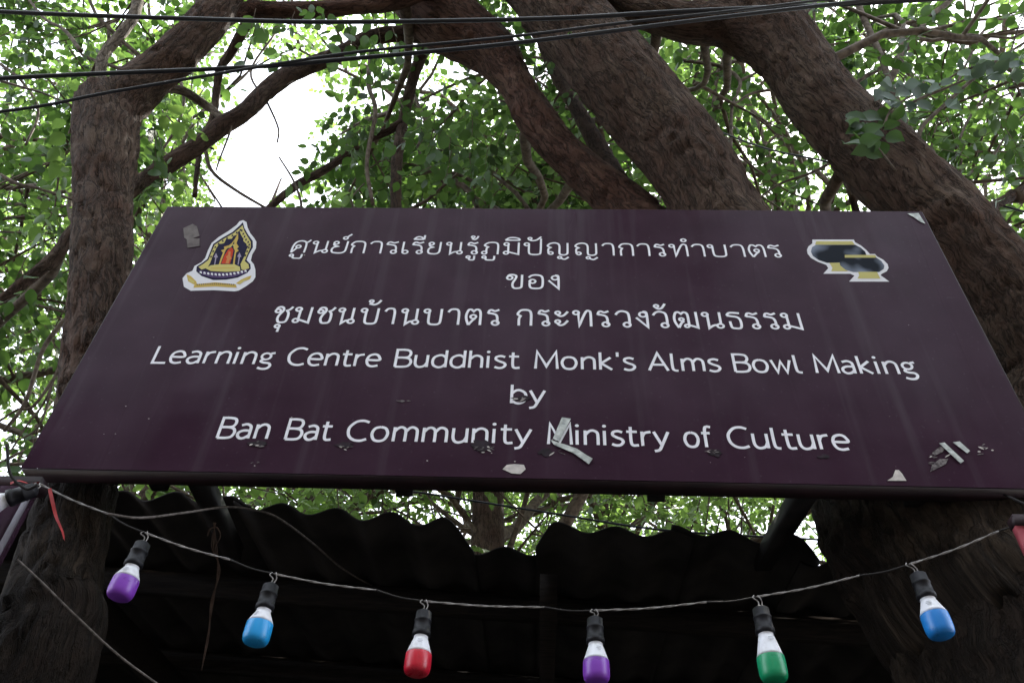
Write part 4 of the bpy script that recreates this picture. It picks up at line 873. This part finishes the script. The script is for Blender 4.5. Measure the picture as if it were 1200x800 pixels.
for pts, Y, wd, lv in ((((0, 205), (20, 215), (50, 222), (88, 235)), .5, 5, 2), (((75, 375), (50, 410), (30, 470), (5, 505)), .7, 6, 2), (((72, 430), (40, 475), (20, 480), (-10, 500)), .7, 4, 2), (((60, 455), (45, 500), (12, 520)), .9, 3, 1),
        (((78, 400), (55, 465), (30, 500), (6, 540)), .9, 3, 1), (((0, 75), (25, 95), (45, 130), (30, 170)), .5, 4, 2), (((195, 55), (215, 110), (206, 150), (180, 190)), .5, 4, 2), (((128, 50), (127, 20), (124, -10)), .5, 5, 1),
        (((95, 60), (75, 35), (50, 20), (20, -20)), .2, 5, 2), (((250, 175), (210, 150), (190, 130)), .7, 3, 1)):
    fineb(pts, Y, wd, fine2, leaves=lv, size=.055)
# hanging leafy shoots close to the lane: at the left edge, over the middle, and on the right limb
def shoots(crown, region, n, d0, d1, size, length=.4, step=.034, dirv=(0, 0, -1)):
    for k in range(n):
        px = rng.uniform(region[0], region[2]); py = rng.uniform(region[1], region[3])
        if hole(px, py): continue
        crown.spray(at(px, py, rng.uniform(d0, d1)), np.array(dirv) + rng.normal(0, .45, 3), length * rng.uniform(.6, 1.2), size, .9, step)
shoots(fine2, (-40, 60, 62, 330), 16, 2.5, 3.0, .075, .30, .045)
shoots(fine2, (-60, -40, 100, 120), 16, 3.2, 3.9, .065)
shoots(fine2, (-40, 60, 62, 330), 14, 3.0, 4.0, .065, .35, .04)
shoots(fine2, (-40, 280, 60, 500), 18, 3.4, 5.0, .06, .35, .04)
shoots(fine2, (-40, 330, 50, 470), 9, 2.5, 3.2, .065, .28, .045)
shoots(fine2, (160, 120, 215, 215), 7, 3.6, 4.4, .06)
shoots(fine2, (285, 10, 460, 30), 9, 3.4, 4.0, .06, .3)
shoots(fine, (390, 60, 470, 200), 12, 4.0, 4.8, .06)
shoots(fine, (490, 110, 590, 210), 26, 3.6, 4.6, .062)
shoots(fine, (600, 60, 720, 210), 12, 4.0, 5.0, .06)
shoots(fine, (880, 140, 980, 235), 8, 4.2, 5.2, .055)
shoots(fine, (980, 0, 1210, 210), 36, 3.6, 5.2, .06)
shoots(fine, (1110, 180, 1210, 290), 8, 3.4, 4.4, .06)

# overhead and lane-side crown of both trees (they roof the lane and shade the sign)
def snap(c, q, d, ln, r, spec):
    """start a limb on the nearest centre line of the tree's own limbs"""
    A = np.concatenate([a[2:-1] for a in LIMBS[c.parent.name]]); A = A[~(((np.abs(A[:, 0]) < 1.9) & (A[:, 2] < 4.4) & (A[:, 1] < .14)))]
    q = A[np.argmin(np.linalg.norm(A - np.asarray(q), axis=1))]; c.branch(q, d, ln, r, 0, spec, keep=clear_front)
spec_near = dict(levels=2, kids=(5, 5, 5), spray=.38, leaf=.062, step=.040, twigs=True)
for q, d in (((-.9, -.3, 5.6), (-.3, -.5, .9)), ((-.7, -.25, 5.4), (.4, -.5, .8)), ((-1.3, -.1, 5.2), (-.8, .1, .7)), ((-.6, .1, 5.4), (.2, .8, .7))):
    snap(fine2, q, d, 1.8, .03, spec_near)
for q, d in (((.1, -.4, 5.3), (-.2, -.6, .7)), ((-.3, -.2, 5.6), (-.7, .2, .7)), ((.9, -.2, 5.6), (.3, -.6, .8)), ((1.2, 0, 5.0), (.9, -.1, .6)), ((.7, 0, 5.4), (.4, .7, .7)), ((.2, -.2, 5.5), (.2, .5, .9))):
    snap(fine, q, d, 2.0, .022, spec_near)
spec_up = dict(levels=2, kids=(6, 5, 7), spray=.46, leaf=.078, step=.040, twigs=True)
for q, d, cr_ in (((-1.5, .1, 5.2), (-.9, .7, .8), fine2), ((-1.0, .0, 5.5), (-.35, .8, .9), fine2), ((-.6, .0, 5.6), (.25, .9, 1.0), fine2), ((-1.9, .3, 4.6), (-.9, .9, .35), fine2), ((-1.8, .8, 4.2), (-.8, .9, .2), fine2),
                  ((-.1, .1, 5.4), (.1, .9, .9), fine), ((.4, .2, 5.2), (.3, .8, .8), fine), ((.8, .2, 5.4), (.3, .9, 1.0), fine), ((1.4, .3, 4.8), (.8, .8, .9), fine), ((1.8, .4, 4.4), (1, .6, .6), fine),
                  ((.3, .6, 4.9), (-.3, 1.0, .7), fine), ((-.3, .5, 4.9), (-.1, 1.0, .6), fine), ((.9, .6, 4.6), (.2, 1.0, .6), fine)):
    snap(cr_, q, d, 2.6, .028, spec_up)
fine2.finish('leaf', 300); fine.finish('leaf', 300)

# climber with bluish leaves on the leaning limb
cl = empty('climbing_shoot', tuple(atY(1040, 150, -.02))); tag(cl, 'leafy shoot with broad bluish green leaves on the leaning limb at upper right', 'climbing plant')
cc = Crown(cl)
def bigleaves(lst, Y, size):
    for (x, y, s_) in lst:
        p = atY(x, y, Y + rng.uniform(-.03, .03)); d = np.array([rng.normal(0, .6), rng.normal(-.2, .3), -.5 + rng.normal(0, .3)]); nn = np.array([rng.normal(0, .3), -.9, -.5]) + rng.normal(0, .2, 3)
        cc.pos.append(p); cc.d.append(d / np.linalg.norm(d)); cc.n.append(nn); cc.sz.append(size * s_)
bigleaves([(rng.uniform(1030, 1120), rng.uniform(92, 122), 1) for _ in range(14)] + [(rng.uniform(1110, 1195), rng.uniform(66, 96), 1) for _ in range(16)] + [(1032, 105, 1), (1045, 98, .9), (1060, 103, 1.1), (1074, 100, 1), (1088, 104, .9), (1100, 98, .9), (1050, 115, 1), (1066, 118, 1), (1112, 104, .8),
           (1122, 78, 1), (1135, 74, 1.1), (1148, 80, 1.1), (1160, 78, 1), (1172, 84, .9), (1130, 90, .9), (1152, 92, 1), (1180, 92, .9), (1140, 66, .7)], -.05, .064)
cc.tw.tube(catmull([atY(x, y, -.04) for x, y in ((1035, 150), (1045, 128), (1070, 112), (1100, 100), (1130, 82), (1165, 78), (1190, 86))], 6), .004, 6)
cc.finish('leaf_blue', 60)
cl2 = empty('climbing_shoot', tuple(atY(1030, 160, -.02))); tag(cl2, 'dark green leaf tuft growing on the underside of the leaning limb', 'climbing plant')
cc = Crown(cl2)
bigleaves([(rng.uniform(985, 1048), rng.uniform(132, 182), rng.uniform(.7, 1.1)) for _ in range(26)], -.04, .074)
cc.tw.tube(catmull([atY(x, y, -.03) for x, y in ((1050, 200), (1030, 175), (1010, 150), (990, 140))], 6), .004, 6)
cc.finish('leaf', 60)

# ---- trees behind the shed and around the lane
spec_bg = dict(levels=2, kids=(6, 6, 7), spray=.58, leaf=.072, step=.034, twigs=False)
def bg_tree(x, y, h, label, lean=(0, 0), spread=1.0, nl=8, m='leaf_far', spec=spec_bg, r=.16, low=.35, cap=120, gap=.39):
    o = empty('broadleaf_tree', (x, y, 0)); tag(o, label, 'tree', 'trees beyond the shed' if y > 3.7 else 'trees along the lane')
    P = catmull([(x, y, -.1), (x + lean[0] * .3 + rng.normal(0, .1), y + lean[1] * .3, h * .3), (x + lean[0] * .7, y + lean[1] * .7 + rng.normal(0, .15), h * .6), (x + lean[0], y + lean[1], h * .85)], 8)
    V, F, A = tube(P, np.linspace(r * 1.3, r * .06, len(P)), 16); mesh_np('trunk', V, F, M['bark'], o, True, A)
    c = Crown(o, gap)
    for k in range(nl):
        t = low + (1 - low) * (k + rng.uniform(0, .9)) / nl; i = min(int(t * (len(P) - 1)), len(P) - 1); a = k * 2.4 + rng.uniform(-.4, .4)
        ln = spread * h * .28 * (1.25 - .7 * abs(t - .55)) * rng.uniform(.8, 1.15)
        c.branch(P[i], (math.cos(a), math.sin(a), .35 + .5 * t), ln, r * .42 * (1.1 - t * .6), 0, spec)
    c.finish(m, cap, 10, True)
bg_tree(-5.2, 2.2, 9, 'bushy tree at the far left, its crown filling the left edge', spread=1.1, low=.3, nl=9, gap=.42)
bg_tree(-3.2, 4.1, 12, 'light green tree behind the left end of the shed', spread=.95, low=.22, nl=13)
bg_tree(-.6, 4.0, 14, 'dense tree straight behind the middle of the sign', spread=.9, low=.25, nl=15)
bg_tree(2.1, 4.0, 14, 'light green tree seen between the two big limbs', spread=.9, low=.22, nl=13, gap=.44)
bg_tree(5.0, 3.0, 13, 'airy tree filling the upper right corner', spread=.9, low=.25, nl=11, gap=.53)
bg_tree(.6, 5.2, 8.5, 'lower bushy tree showing in the gap over the shed roof', spread=1.1, low=.3, nl=10)
bg_tree(-2.0, 5.4, 8, 'lower bushy tree showing under the left half of the sign', spread=1.1, low=.3, nl=9)
bg_tree(-6.4, 4.4, 12, 'leafy tree between the bushy far left tree and the tall ones', spread=1.0, low=.25, nl=11)
bg_tree(.9, 7.5, 15, 'taller tree further back behind the shed', spread=.7, low=.25, nl=10)
bg_tree(-2.3, -4.1, 11, 'unseen tree behind the viewer, added to break up reflections in the sign', spread=.85, low=.38, nl=9, gap=.58)  # this tree and the next are unseen, added to shape the sign's reflections
bg_tree(2.6, -4.2, 12, 'second unseen tree behind the viewer, further right, added for reflections in the sign', spread=.8, low=.38, nl=9, gap=.58)
bg_tree(-4.8, 7.5, 15, 'tall tree far back at the left', spread=.8, low=.25, nl=10)

# ---- unseen house added behind the viewer to block low front light
M['plaster'] = noisy(mat('stained_plaster', (.3, .28, .25), .9, .2), (.12, .11, .10), (.22, .205, .185), 2, 9, .1)
M['glass'] = mat('dark_glass', (.02, .025, .03), .08, .5)
M['timber'] = noisy(mat('brown_timber', (.08, .05, .03), .7, .3), (.05, .03, .02), (.10, .065, .045), 10)
HY = 1.3; hs = empty('light_blocking_house', (0, -6.2 + HY, 0)); tag(hs, 'unseen plaster row house added across the lane to block low light', 'house')
g = MB(); g.box((0, -8.2 + HY, 3.3), (9, 2.0, 3.3)); g.build('wall', M['plaster'], hs)
g = MB(); g.box((0, -8.0 + HY, 6.68), (9.3, 2.4, .07)); g.build('roof', M['sheet'], hs)
for fl in range(2):
    for k in range(6):
        x = -7.5 + 3 * k; z = 1.5 + fl * 3.0
        if fl == 0 and k % 2 == 0:
            g = MB(); g.box((x, -6.17 + HY, 1.05), (.48, .03, 1.05)); d_ = g.build('door', M['timber'], hs); g = MB(); g.tube([(x + .38, -6.10 + HY, 1.0), (x + .38, -6.10 + HY, 1.15)], .012, 6); g.build('handle', M['steel'], d_)
        else:
            g = MB()
            for sx in (-1, 1): g.box((x + sx * .62, -6.16 + HY, z), (.04, .04, .58))
            for sz in (-1, 1): g.box((x, -6.16 + HY, z + sz * .62), (.66, .04, .04))
            g.box((x, -6.16 + HY, z), (.025, .035, .58)); wf = g.build('window', M['timber'], hs); g = MB(); g.box((x, -6.18 + HY, z), (.58, .01, .58)); g.build('pane', M['glass'], wf)
